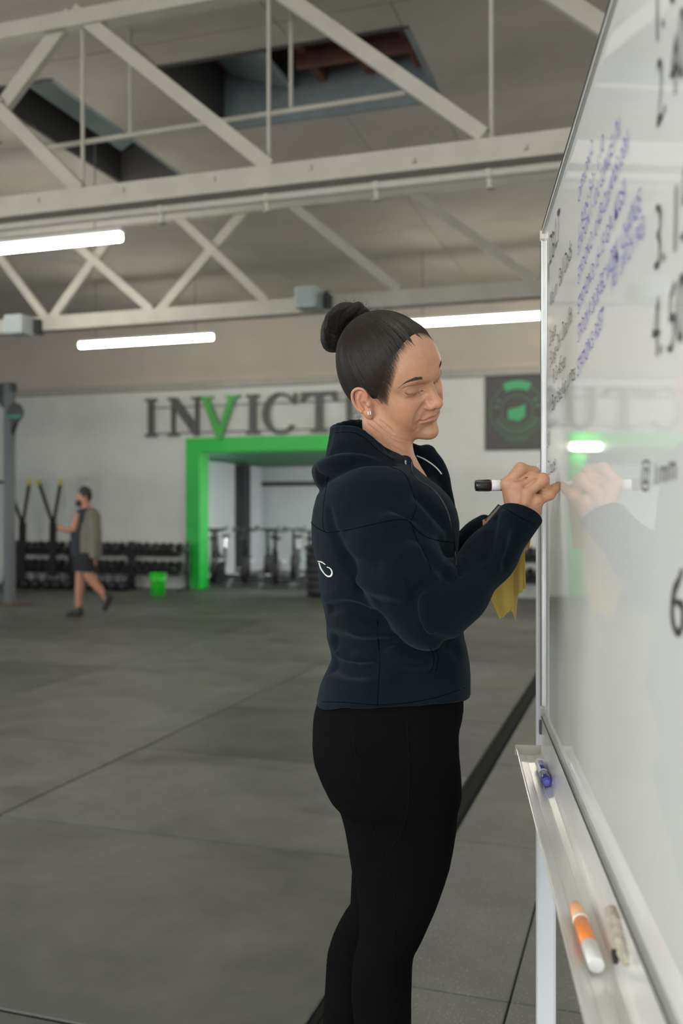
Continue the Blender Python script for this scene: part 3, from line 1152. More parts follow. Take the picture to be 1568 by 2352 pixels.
def build_woman():
    root_loc = c2w(X0, D, 0)
    woman = thing('person', 'woman with dark top bun, navy zip hoodie and black leggings writing on the whiteboard', 'person', root_loc, YAW)
    skin = skin_material()
    # one body: hidden trunk and limbs coarse, bust and hands fine, in a single mesh
    pieces = []
    v, q = surface_net(inner_body_sdf, (-.28, -.30, -.01), (.34, .32, 1.48), .010)
    pieces.append((v, q))
    lo, hi = (P(730, 0, 0)[0] + .02, -.14, P(0, 1165, 0)[2]), (P(1035, 0, 0)[0], .14, P(0, 690, 0)[2])
    v, q = surface_net(bust_sdf, lo, hi, .00135, slack=1.6)
    pieces.append((v, q))
    v, q = surface_net(hand_sdf, (P(1120, 0, HD)[0], HD - .05, P(0, 1275, HD)[2]), (P(1305, 0, HD)[0], HD + .075, P(0, 1045, HD)[2]), .0011)
    pieces.append((v, q))
    v, q = surface_net(left_hand_sdf, (P(1060, 0, .1)[0], .03, P(0, 1275, .1)[2]), (P(1225, 0, .1)[0], .19, P(0, 1125, .1)[2]), .0018)
    pieces.append((v, q))
    off = 0
    V, Q = [], []
    for v, q in pieces:
        V.append(v)
        Q.append(q + off)
        off += len(v)
    V, Q = np.vstack(V), np.vstack(Q)
    me = np_mesh('body', V, Q)
    for an, fn in (('lip', lip_mask), ('flush', flush_mask)):
        a = me.attributes.new(an, 'FLOAT', 'POINT')
        a.data.foreach_set('value', fn(V.astype(f4)).astype(f4))
    body = link('body', me, skin, woman)

    navy = fabric('navy_fleece', (.0052, .0092, .0130))
    jk = sdf_obj('hooded_jacket', jacket_sdf, (P(700, 0, 0)[0], -.27, P(0, 1650, 0)[2]), (P(1250, 0, -.08)[0] + .02, .28, P(0, 955, 0)[2]), .0027, navy, woman, slack=1.7)
    lg = sdf_obj('leggings', lambda p: smax(legs_sdf(p), p[:, 2] - f4(P(0, 1560)[2]), .01), (-.19, -.22, .08), (.20, .22, 1.12), .0042,
                 fabric('black_leggings', (.0042, .0043, .0046), sheen=.0, bump=.15), woman, slack=1.7)

    hm = hair_material()
    hr = sdf_obj('hair', hair_sdf, from_head((0, 0, .03)) - .16, from_head((0, 0, .03)) + .16, .0013, hm, woman,
                 {'strand': lambda v: strand_angle(to_head(v))}, slack=1.5)
    bn = sdf_obj('hair_bun', bun_sdf, (P(715, 0, .03)[0], BUN_D - .05, P(0, 830, .03)[2]), (P(860, 0, .03)[0], BUN_D + .06, P(0, 670, .03)[2]), .0011, hm, woman,
                 {'strand': lambda v: bun_field(v)[1]})
    # loose hairs: flyaways round crown, bun, hairline and nape
    lines = []
    def fly(pix, dy, length, ang0, spread, n):
        for _ in range(n):
            k = RNG.uniform(0, len(pix) - 1.001)
            i = int(k)
            x = pix[i][0] + (pix[i + 1][0] - pix[i][0]) * (k - i)
            y = pix[i][1] + (pix[i + 1][1] - pix[i][1]) * (k - i)
            a = ang0 + RNG.uniform(-spread, spread)
            L = length * RNG.uniform(.5, 1.2)
            cu = RNG.uniform(-.9, .9)
            z0 = dy + RNG.uniform(-.012, .012)
            pts = []
            for s in np.linspace(0, 1, 7):
                aa = a + cu * s
                pts.append(P(x + L * s * math.cos(aa), y - L * s * math.sin(aa), z0 + RNG.uniform(-.001, .001)))
            lines.append(pts)
    fly([(775, 712), (800, 702), (826, 706), (848, 716)], BUN_D, 24, 1.3, .9, 46)
    fly([(742, 740), (740, 780), (755, 806)], BUN_D, 14, 3.4, .8, 12)
    fly([(850, 718), (900, 717), (940, 735)], .03, 16, 1.3, .8, 34)
    fly([(952, 752), (972, 778), (984, 792)], .02, 18, .6, .7, 26)
    fly([(815, 935), (832, 955), (845, 968)], .03, 34, -2.0, .7, 30)
    strand_mesh('loose_hair', lines, .00022, hm, hr)['kind'] = 'stuff'
    # combed-back strands: from the hairline and the nape over the scalp to the foot of the bun
    NS, K = 5200, 12
    z0, z1 = HX[0][6], HX[0][-2]
    st = []
    for i in range(NS):
        side = -1 if RNG.random() < .7 else 1
        if i < NS * .78:
            z = RNG.uniform(z0, z1)
            fr = .004 if z > z0 + .82 * (z1 - z0) else .009
            x = np.interp(z, HX[0], HX[1]) + (RNG.uniform(-.005, fr) if i % 3 else RNG.uniform(-.030, .0))
        else:
            z = RNG.uniform(-.070, z0)
            x = np.interp(z, HX[0], HX[1]) + RNG.uniform(-.03, .003)
        yy = side * math.sqrt(max(1 - ((x + .005) / .092) ** 2 - ((z - .045) / .09) ** 2, .02)) * .073 if z > .0 else side * RNG.uniform(.01, .06)
        st.append((x, yy, z))
    st = np.array(st)
    c0 = np.array([-.004, 0, .03])
    d0 = st - c0
    r0 = np.linalg.norm(d0, axis=1, keepdims=True)
    d0 /= r0
    e0 = BUN_BASE - c0
    e0 = e0 / np.linalg.norm(e0)
    e0 = e0 + RNG.normal(0, .09, (NS, 3))
    e0 /= np.linalg.norm(e0, axis=1, keepdims=True)
    om = np.arccos(np.clip((d0 * e0).sum(1), -1, 1))
    frac = np.where(np.arange(NS) % 3 == 0, RNG.uniform(.75, 1.0, NS), RNG.uniform(.35, .9, NS))
    tt = np.linspace(0, 1, K)[None, :] * frac[:, None]
    so = np.sin(om)[:, None]
    dirs = (np.sin((1 - tt) * om[:, None]) / so)[..., None] * d0[:, None] + (np.sin(tt * om[:, None]) / so)[..., None] * e0[:, None]
    pts = from_head((c0 + dirs * .098).reshape(-1, 3)).astype(f4)
    both = lambda p_: np.minimum(hair_sdf(p_), smin(head0_sdf(fold(to_head(p_))) * f4(HS), neck_sdf(p_), .016))
    pts = snap(both, pts, 6)
    g = grad(both, pts)
    lift = (RNG.uniform(.0001, .0011, NS)[:, None] * np.sin(np.linspace(.15, 3.0, K))[None, :]).reshape(-1, 1)
    pts = (pts + g * lift).reshape(NS, K, 3)
    qe = fold(to_head(pts.reshape(-1, 3)))
    keep = (ear_sdf(qe).reshape(NS, K) > .0015).all(1)
    rev = [l[::-1] for l in pts[keep]]
    strand_mesh('combed_strands', [l[::-1] for l in rev], .00014, mat('hair_strand', (.040, .029, .022), rough=.38, spec=.6), hr)['kind'] = 'stuff'
    hs = lambda q_: head_sdf(q_.astype(f4))

    # brows and lashes
    bl = []
    for side in (-1, 1):
        for _ in range(400):
            k = RNG.uniform(0, .99)
            i = int(k * (len(BROW) - 1))
            b0, b1 = BROW[i], BROW[i + 1]
            t = (b1 - b0) / np.linalg.norm(b1 - b0)
            wv = (.75 + .5 * math.sin(math.pi * min(k * 1.3, 1)) - .75 * k) * .0026
            st = b0 + np.array([0, 0, RNG.uniform(-wv, wv)])
            e = t + np.array([0, 0, (.7 - .9 * k) * RNG.uniform(.3, 1)])
            e /= np.linalg.norm(e)
            L = RNG.uniform(.0040, .0075)
            bl.append([(st + e * L * s) * np.array([1, side, 1]) for s in np.linspace(0, 1, 4)])
    B0 = snap(hs, np.array(bl).reshape(-1, 3), 7)
    G0 = grad(hs, B0)
    B0 = (B0 + G0 * .0003).reshape(len(bl), 4, 3)
    strand_mesh('eyebrows', [list(l) for l in from_head(B0)], .00015, mat('brow_hair', (.03, .018, .012), rough=.6), body)['kind'] = 'stuff'
    la = []
    lash = crom(LASH, 6)
    for side in (-1, 1):
        for _ in range(85):
            i = RNG.integers(0, len(lash) - 1)
            b0 = lash[i]
            k = i / len(lash)
            o_ = (b0 - EYE_C) / np.linalg.norm(b0 - EYE_C)
            e = o_ * .8 + np.array([-.25 * (1 - k), .35 * (1 - k), -.85 + RNG.uniform(-.15, .15)])
            e /= np.linalg.norm(e)
            L = .0062 * RNG.uniform(.6, 1.1) * (.6 + .4 * math.sin(math.pi * min(1, 1.25 * (1 - k) + .1)))
            la.append([(b0 + e * L * s + np.array([0, 0, .0020 * s * s])) * np.array([1, side, 1]) for s in np.linspace(0, 1, 4)])
        la.append([(c + (c - EYE_C) * .012) * np.array([1, side, 1]) for c in LASH])
        la.append([(c + (c - EYE_C) * .012)[[0, 1, 2]] * np.array([1, side, 1]) for c in LASH[::-1]])
    strand_mesh('eyelashes', [list(from_head(np.array(l))) for l in la], .00020, hm, body)['kind'] = 'stuff'

    # small hoop in the near ear lobe
    ep = surf(bust_base, [(848, 948)])[0]
    bm = bmesh.new()
    ring = [ep + A3((.0045 * .45 * math.cos(t), -.0010 - .002 * math.cos(t), -.0005 + .0048 * math.sin(t))) for t in np.linspace(0, 2 * math.pi, 20, endpoint=False)]
    add_tube(bm, ring, .0009, 8, True)
    bm_obj('earring', bm, mat('silver', (.80, .80, .80), rough=.22, metal=1.0), woman, smooth=True)

    # zipper: tape down the near flap, white tape on the far flap, pull
    zl = surf(jacket_sdf, crom([(943, 1062), (946, 1084), (962, 1104), (988, 1120), (1010, 1142), (1028, 1176), (1038, 1218), (1042, 1250)], 4), 1.3, .0006)
    bm = bmesh.new()
    add_tube(bm, list(zl), .0016, 6)
    bm_obj('zipper', bm, mat('zip_black', (.005, .005, .006), rough=.45), jk)
    zl = surf(jacket_sdf, crom([(957, 1047), (975, 1055), (993, 1067), (1005, 1078), (1014, 1089)], 4), 1.3, .001)
    bm = bmesh.new()
    add_tube(bm, list(zl), .0013, 6)
    bm_obj('zipper_tape', bm, mat('white_tape', (.75, .76, .74), rough=.6), jk)['label'] = 'white tape edge inside the far collar'
    a = surf(jacket_sdf, [(931, 1064)], 1.3, .002)[0]
    bm = bmesh.new()
    add_box(bm, a, (.0035, .002, .011), None, .0006)
    bm_obj('zipper_pull', bm, mat('steel_grey', (.16, .165, .17), rough=.4, metal=.6), jk)
    zl = surf(jacket_sdf, crom([(1041, 1240), (1044, 1268), (1047, 1300)], 3), 1.3, .0006)
    bm = bmesh.new()
    add_tube(bm, list(zl), .0017, 6)
    bm_obj('zipper', bm, MATS['zip_black'], jk)

    smd = mat('seam_navy', (.0016, .0035, .0055), rough=.95, spec=.02)
    for ln in line_set(jacket_sdf, SEAMS, 4):
        bm = bmesh.new()
        add_tube(bm, list(ln), .0007, 6)
        bm_obj('seam', bm, smd, jk)

    # printed lettering on the back, its right end visible round the side
    wm = mat('print_white', (.74, .74, .70), rough=.7)
    def letter(pix, w):
        c = crom(pix, 5)
        n = len(c)
        t = np.gradient(c, axis=0)
        t /= np.linalg.norm(t, axis=1, keepdims=True)
        nn = np.stack([-t[:, 1], t[:, 0]], 1)
        ww = np.interp(np.linspace(0, 1, n), [0, .5, 1], w)[:, None]
        A_ = surf(jacket_sdf, c + nn * ww, 1.3, .0009)
        B_ = surf(jacket_sdf, c - nn * ww, 1.3, .0009)
        bm = bmesh.new()
        va, vb = [bm.verts.new(x) for x in A_], [bm.verts.new(x) for x in B_]
        for i in range(n - 1):
            bm.faces.new((va[i], va[i + 1], vb[i + 1], vb[i]))
        return bm_obj('printed_letter', bm, wm, jk)
    letter([(729, 1289), (738, 1291), (747, 1297)], (1.0, 1.5, .8))
    letter([(732, 1292), (736, 1305), (743, 1316)], (1.2, 1.7, 1.2))
    letter([(743, 1316), (748, 1321), (754, 1324), (760, 1322), (762, 1314), (758, 1306), (750, 1302)], (1.0, 2.0, .8))

    # leggings seams and waist edge
    sm = mat('seam_thread', (.007, .007, .0075), rough=.9, spec=.05)
    for pix in ([(808, 1660), (820, 1760), (840, 1850), (862, 1920), (880, 1965), (895, 2020), (905, 2050), (907, 2120), (902, 2170)],
                [(934, 1640), (938, 1760), (936, 1850), (922, 1910), (900, 1945), (886, 1965)], [(800, 1634), (850, 1640), (890, 1641), (935, 1636)]):
        ln = surf(legs_sdf, crom(pix, 4), 1.3, .0003)
        bm = bmesh.new()
        add_tube(bm, list(ln), .0007, 5)
        bm_obj('seam', bm, sm, lg)

    # shoes, below the edge of the picture
    sole = mat('shoe_sole_white', (.70, .70, .68), rough=.6)
    upper = mat('shoe_black_mesh', (.012, .012, .013), rough=.8, bump=.3, bscale=500)
    for dy, cx0 in ((DN, NS_[1][0]), (DF, FS_[1][0])):
        def shoe(p, dy=dy, cx0=cx0):
            d = ell(p, (cx0 + .055, dy, .045), (.135, .048, .050))
            d = smin(d, chain(p, [(cx0 - .005, dy, .060), (cx0 - .005, dy, .105)], [.045, .042]), .03)
            d = smax(d, -chain(p, [(cx0, dy, .09), (cx0, dy, .16)], [.034, .038]), .006)
            return smax(d, f4(.022) - p[:, 2], .006)
        s = sdf_obj('shoe', shoe, (cx0 - .10, dy - .06, .0), (cx0 + .21, dy + .06, .16), .004, upper, woman)
        bm = bmesh.new()
        poly = [(cx0 + .055 + .140 * math.cos(t), dy + .050 * math.sin(t) * (1 - .12 * math.cos(2 * t))) for t in np.linspace(0, 2 * math.pi, 28, endpoint=False)]
        add_prism(bm, poly, Matrix.Translation((0, 0, .002)), .026)
        bm_obj('sole', bm, sole, s)

    # cloth, pen and plastic case are things of their own
    yl = mat('yellow_microfibre', (.90, .72, .17), rough=.95, sheen=.4, noise=.12, nscale=40, color2=(.93, .79, .24))
    nt, b = nodes_of(yl)
    uvn = nd(nt, 'ShaderNodeUVMap', uv_map='weave')
    w1 = nd(nt, 'ShaderNodeTexWave', Scale=30.0, Distortion=1.2, Detail=1.0, bands_direction='Y')
    nt.links.new(uvn.outputs['UV'], w1.inputs['Vector'])
    bp = nd(nt, 'ShaderNodeBump', Strength=.7, Distance=.0008)
    nt.links.new(w1.outputs['Fac'], bp.inputs['Height'])
    nt.links.new(bp.outputs['Normal'], b.inputs['Normal'])
    out = nt.nodes['Material Output']
    tl = nd(nt, 'ShaderNodeBsdfTranslucent', Color=(.92, .74, .22, 1))
    ms = nd(nt, 'ShaderNodeMixShader')
    ms.inputs['Fac'].default_value = .45
    nt.links.new(b.outputs['BSDF'], ms.inputs[1])
    nt.links.new(tl.outputs['BSDF'], ms.inputs[2])
    nt.links.new(ms.outputs['Shader'], out.inputs['Surface'])
    panels = [
        ((1078, 1270, .060), (1176, 1190, .045), (1181, 1391, .025), (1147, 1425, .030)),
        ((1176, 1205, .045), (1204, 1205, .020), (1208, 1352, .000), (1181, 1374, .025)),
        ((1170, 1215, .065), (1204, 1205, .055), (1184, 1427, .050), (1168, 1392, .045)),
        ((1176, 1205, .045), (1200, 1128, .075), (1240, 1128, .045), (1204, 1205, .020)),
        ((1200, 1128, .075), (1240, 1128, .045), (1215, 1260, .085), (1185, 1260, .090)),
    ]
    bm = bmesh.new()
    uvl = bm.loops.layers.uv.new('weave')
    for c in panels:
        c = [np.array(P(*k)) for k in c]
        n = 14
        g = []
        for i in range(n + 1):
            for j in range(n + 1):
                s, t = i / n, j / n
                p = (c[0] * (1 - s) + c[1] * s) * (1 - t) + (c[3] * (1 - s) + c[2] * s) * t
                p = p + np.array([0, .006 * math.sin(6 * s + 2.2 * t) * (t * .8 + .2) * math.sin(math.pi * s), .0015 * math.sin(17 * s) * t])
                g.append(bm.verts.new(p))
        for i in range(n):
            for j in range(n):
                k = i * (n + 1) + j
                fc = bm.faces.new((g[k], g[k + n + 1], g[k + n + 2], g[k + 1]))
                for lp, (a, b2) in zip(fc.loops, ((i, j), (i + 1, j), (i + 1, j + 1), (i, j + 1))):
                    lp[uvl].uv = (a / n, b2 / n)
    bmesh.ops.remove_doubles(bm, verts=bm.verts, dist=.0006)
    me = bpy.data.meshes.new('cleaning_cloth')
    bm.to_mesh(me)
    bm.free()
    cl = link('cleaning_cloth', me, yl, None, root_loc, True)
    cl.rotation_euler = (0, 0, YAW)
    sd = cl.modifiers.new('thickness', 'SOLIDIFY')
    sd.thickness = .0022
    sb = cl.modifiers.new('soft', 'SUBSURF')
    sb.levels = sb.render_levels = 1
    tag(cl, 'yellow ribbed cleaning cloth hanging from the left hand of the woman', 'cloth')

    # marker pen: cap end left, tip on the board
    def pen_pt(px):
        return P(px, 1115.5 - (px - 1091) * .018, HD + .012)
    pen = thing('marker_pen', 'black and white marker pen held in the writing hand, tip on the whiteboard', 'pen', root_loc, YAW)
    blk = mat('marker_black', (.012, .012, .013), rough=.3, coat=.3)
    wht = mat('marker_white', (.74, .74, .72), rough=.35)
    for nm, a, b2, ra, rb, mm in (('end_cap', 1091, 1127, .0098, .0104, blk), ('barrel', 1126.5, 1149, .0101, .0101, wht), ('band', 1148.5, 1157, .0102, .0102, blk),
                                  ('barrel', 1156.5, 1252, .0098, .0098, wht), ('neck', 1251.5, 1275, .0068, .0052, wht), ('tip', 1274.5, 1284.5, .0034, .0018, blk)):
        bm = bmesh.new()
        A_, B_ = Vector(pen_pt(a)), Vector(pen_pt(b2))
        L = (B_ - A_).length
        q_ = Vector((0, 0, 1)).rotation_difference((B_ - A_).normalized()).to_matrix()
        if nm == 'end_cap':
            prof = [(.0, 0.0045), (.0066, .0045), (.0070, 0), (.0092, 0), (ra, .0012), (rb, L)]
        else:
            prof = [(ra * .96, 0), (ra, .0006), (rb, L - .0006), (rb * .96, L)]
        add_lathe(bm, prof, A_, 24, q_)
        if nm == 'end_cap':
            for k in range(12):
                t = 2 * math.pi * k / 12
                o_ = q_ @ Vector((math.cos(t) * ra, math.sin(t) * ra, L * .5))
                add_cyl(bm, A_ + q_ @ Vector((math.cos(t) * ra, math.sin(t) * ra, L * .12)), A_ + q_ @ Vector((math.cos(t) * rb, math.sin(t) * rb, L * .9)), .0006, .0006, 6)
        o = bm_obj(nm, bm, mm, pen, smooth=False)
        for pl in o.data.polygons:
            pl.use_smooth = len(pl.vertices) == 4
    # clear plastic corner that shows behind the right cuff, held in the left hand
    cs = thing('plastic_case', 'small clear plastic case with a dark rim sticking out behind the right cuff', 'case', root_loc, YAW)
    c = [Vector(P(*k)) for k in ((1115, 1195, .085), (1145, 1161, .075), (1181, 1179, .085), (1152, 1215, .095))]
    nrm = (c[1] - c[0]).cross(c[3] - c[0]).normalized()
    bm = bmesh.new()
    lo = [bm.verts.new(x) for x in c]
    hi_ = [bm.verts.new(x + nrm * .004) for x in c]
    bm.faces.new(lo)
    bm.faces.new(hi_[::-1])
    for i in range(4):
        bm.faces.new((lo[i], lo[(i + 1) % 4], hi_[(i + 1) % 4], hi_[i]))
    bm_obj('clear_panel', bm, mat('phone_glass', (.35, .42, .42), rough=.12, coat=.5), cs)
    bm = bmesh.new()
    add_tube(bm, [x + nrm * .002 for x in c], .0022, 6, True)
    bm_obj('rim', bm, mat('phone_frame', (.02, .022, .024), rough=.4), cs)
    return woman


# ------------------------------------------------------------------ materials of the hall
def rubber(name, k):
    m = mat(name, (.088 * k, .090 * k, .082 * k), rough=.5, noise=.36, nscale=2.4, bump=.30, bscale=180, spec=.5)
    nt, b = nodes_of(m)
    tc = nd(nt, 'ShaderNodeTexCoord')
    # worn, dusty patches give the mats a changing gloss
    n = nd(nt, 'ShaderNodeTexNoise', Scale=1.1, Detail=7.0, Roughness=.65)
    nt.links.new(tc.outputs['Object'], n.inputs['Vector'])
    mr = nd(nt, 'ShaderNodeMapRange')
    mr.inputs['From Min'].default_value, mr.inputs['From Max'].default_value = .3, .7
    mr.inputs['To Min'].default_value, mr.inputs['To Max'].default_value = .38, .66
    nt.links.new(n.outputs['Fac'], mr.inputs['Value'])
    nt.links.new(mr.outputs['Result'], b.inputs['Roughness'])
    # soft waves of the sheet
    n2 = nd(nt, 'ShaderNodeTexNoise', Scale=2.6, Detail=3.0, Roughness=.5)
    nt.links.new(tc.outputs['Object'], n2.inputs['Vector'])
    bp2 = nd(nt, 'ShaderNodeBump', Strength=.6, Distance=.025)
    nt.links.new(n2.outputs['Fac'], bp2.inputs['Height'])
    bp1 = b.inputs['Normal'].links[0].from_node
    nt.links.new(bp2.outputs['Normal'], bp1.inputs['Normal'])
    # dark scuffs
    geo = nd(nt, 'ShaderNodeNewGeometry')
    mp = nd(nt, 'ShaderNodeMapping')
    mp.inputs['Scale'].default_value = (.55, 1.5, 1)
    mp.inputs['Rotation'].default_value = (0, 0, .3)
    nt.links.new(geo.outputs['Position'], mp.inputs['Vector'])
    n3 = nd(nt, 'ShaderNodeTexNoise', Scale=1.3, Detail=5.0, Roughness=.6)
    nt.links.new(mp.outputs['Vector'], n3.inputs['Vector'])
    m3 = nd(nt, 'ShaderNodeMapRange')
    m3.inputs['From Min'].default_value, m3.inputs['From Max'].default_value = .56, .72
    m3.inputs['To Max'].default_value = .7
    nt.links.new(n3.outputs['Fac'], m3.inputs['Value'])
    mx = nd(nt, 'ShaderNodeMix', data_type='RGBA')
    nt.links.new(m3.outputs['Result'], mx.inputs['Factor'])
    nt.links.new(b.inputs['Base Color'].links[0].from_socket, mx.inputs['A'])
    mx.inputs['B'].default_value = (.030, .030, .028, 1)
    nt.links.new(mx.outputs['Result'], b.inputs['Base Color'])
    return m


def mats_room():
    mat('block_paint', (.60, .61, .58), rough=.7, noise=.05, nscale=1.5, bump=.12, bscale=40)
    nt, b = nodes_of(MATS['block_paint'])
    tc = nd(nt, 'ShaderNodeTexCoord')
    mp = nd(nt, 'ShaderNodeMapping')
    mp.inputs['Rotation'].default_value = (math.pi / 2, 0, 0)
    br = nd(nt, 'ShaderNodeTexBrick', Scale=1.0)
    br.inputs['Brick Width'].default_value = .40
    br.inputs['Row Height'].default_value = .20
    br.inputs['Mortar Size'].default_value = .008
    br.inputs['Mortar Smooth'].default_value = .4
    br.inputs['Color1'].default_value = br.inputs['Color2'].default_value = (1, 1, 1, 1)
    br.inputs['Mortar'].default_value = (0, 0, 0, 1)
    nt.links.new(tc.outputs['Object'], mp.inputs['Vector'])
    nt.links.new(mp.outputs['Vector'], br.inputs['Vector'])
    bp = nd(nt, 'ShaderNodeBump', Strength=.5, Distance=.01)
    nt.links.new(br.outputs['Color'], bp.inputs['Height'])
    nt.links.new(bp.outputs['Normal'], b.inputs['Normal'])
    mat('upper_paint', (.50, .445, .385), rough=.8, noise=.06, nscale=1.2)
    mat('roof_paint', (.38, .348, .303), rough=.8, noise=.10, nscale=1.4, bump=.2, bscale=12)
    mat('roof_dark', (.05, .045, .04), rough=.9)
    mat('truss_paint', (.36, .343, .30), rough=.6, noise=.08, nscale=5, bump=.1, bscale=60)
    mat('green_paint', (.009, .47, .048), rough=.45, noise=.08, nscale=4)
    mat('dark_green', (.016, .15, .07), rough=.6)
    mat('room_grey', (.50, .53, .56), rough=.8, noise=.05, nscale=1)
    for nm, k in (('rubber', 1.0), ('rubber_worn', 1.22), ('rubber_dark', .80)):
        rubber(nm, k)
    mat('flecked_rubber', (.135, .138, .125), rough=.62, noise=.22, nscale=3, bump=.6, bscale=260)
    nt, b = nodes_of(MATS['flecked_rubber'])
    src = b.inputs['Base Color'].links[0].from_socket
    tc = nd(nt, 'ShaderNodeTexCoord')
    vo = nd(nt, 'ShaderNodeTexVoronoi', Scale=150.0)
    nt.links.new(tc.outputs['Object'], vo.inputs['Vector'])
    cr = nd(nt, 'ShaderNodeValToRGB')
    cr.color_ramp.elements[0].position, cr.color_ramp.elements[0].color = .10, (1, 1, 1, 1)
    cr.color_ramp.elements[1].position, cr.color_ramp.elements[1].color = .22, (0, 0, 0, 1)
    sel = nd(nt, 'ShaderNodeMath', operation='GREATER_THAN')
    sep = nd(nt, 'ShaderNodeSeparateColor')
    nt.links.new(vo.outputs['Color'], sep.inputs['Color'])
    nt.links.new(sep.outputs['Red'], sel.inputs[0])
    sel.inputs[1].default_value = .62
    mu = nd(nt, 'ShaderNodeMath', operation='MULTIPLY')
    nt.links.new(vo.outputs['Distance'], cr.inputs['Fac'])
    nt.links.new(cr.outputs['Color'], mu.inputs[0])
    nt.links.new(sel.outputs['Value'], mu.inputs[1])
    mx = nd(nt, 'ShaderNodeMix', data_type='RGBA')
    nt.links.new(mu.outputs['Value'], mx.inputs['Factor'])
    nt.links.new(src, mx.inputs['A'])
    mx.inputs['B'].default_value = (.62, .63, .60, 1)
    nt.links.new(mx.outputs['Result'], b.inputs['Base Color'])
    mat('edge_black', (.006, .006, .006), rough=.8, bump=.2, bscale=200, spec=.15)
    mat('slab', (.012, .012, .012), rough=.9)
    mat('tube_light', (1.0, .965, .84), emit=25.0)
    mat('room_fill_tube', (1.0, .97, .92), emit=120.0)
    mat('lamp_white', (.75, .75, .72), rough=.4)
    mat('steel_dark', (.030, .033, .036), rough=.45, metal=.3, noise=.15, nscale=20)
    mat('steel_grey_paint', (.10, .11, .115), rough=.5)
    mat('rubber_black', (.012, .012, .013), rough=.55, bump=.2, bscale=120)
    mat('chrome', (.62, .63, .64), rough=.18, metal=1.0)
    mat('wood_red', (.16, .070, .046), rough=.8, noise=.3, nscale=6, stretch=(1, 8, 1))
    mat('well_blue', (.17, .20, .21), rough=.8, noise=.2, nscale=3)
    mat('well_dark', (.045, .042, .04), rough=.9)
    mat('skylight_sheet', (.30, .38, .39), rough=.4)
    mat('letter_grey', (.085, .085, .08), rough=.55)
    mat('letter_green', (.055, .36, .060), rough=.5)
    mat('poster_black', (.070, .068, .064), rough=.6)
    mat('poster_green', (.07, .38, .16), rough=.6)
    mat('poster_dim_green', (.085, .17, .10), rough=.6)
    mat('bucket_green', (.030, .62, .025), rough=.35, noise=.05, nscale=9)
    mat('webbing_black', (.010, .010, .011), rough=.85)
    mat('webbing_yellow', (.55, .50, .04), rough=.8)
    mat('speaker_grey', (.36, .40, .39), rough=.6)
    mat('board_white', (.80, .815, .795), rough=.03, spec=.5, noise=.015, nscale=2)
    mat('board_frame', (.55, .56, .54), rough=.42, metal=.8, noise=.06, nscale=30)
    mat('frame_joint_dark', (.05, .05, .048), rough=.6)
    mat('tray_metal', (.86, .86, .835), rough=.22, metal=.35, noise=.05, nscale=6, stretch=(1, 12, 12))
    mat('post_white', (.84, .85, .87), rough=.35, noise=.03, nscale=12)
    mat('cream_plastic', (.60, .565, .50), rough=.4)
    mat('ink_black', (.035, .035, .04), rough=.6)
    mat('ink_violet', (.10, .085, .42), rough=.6)
    mat('marker_blue', (.020, .028, .28), rough=.22, coat=.4)
    mat('marker_blue_core', (.13, .12, .55), rough=.3)
    mat('marker_orange', (.86, .27, .06), rough=.35)
    mat('marker_orange_cap', (.88, .46, .24), rough=.25)
    mat('wad_beige', (.42, .38, .30), rough=.8, noise=.2, nscale=60, bump=.6, bscale=90)


# ------------------------------------------------------------------ the setting
U_WALL = 14.93
Z_ROOF = 4.70
Z_LEDGE = 3.53


def vof(px, u=U_WALL):
    return on_u(px, CY, u)[0]


DOOR_L, DOOR_R, DOOR_TOP = vof(430), vof(852), 2.66


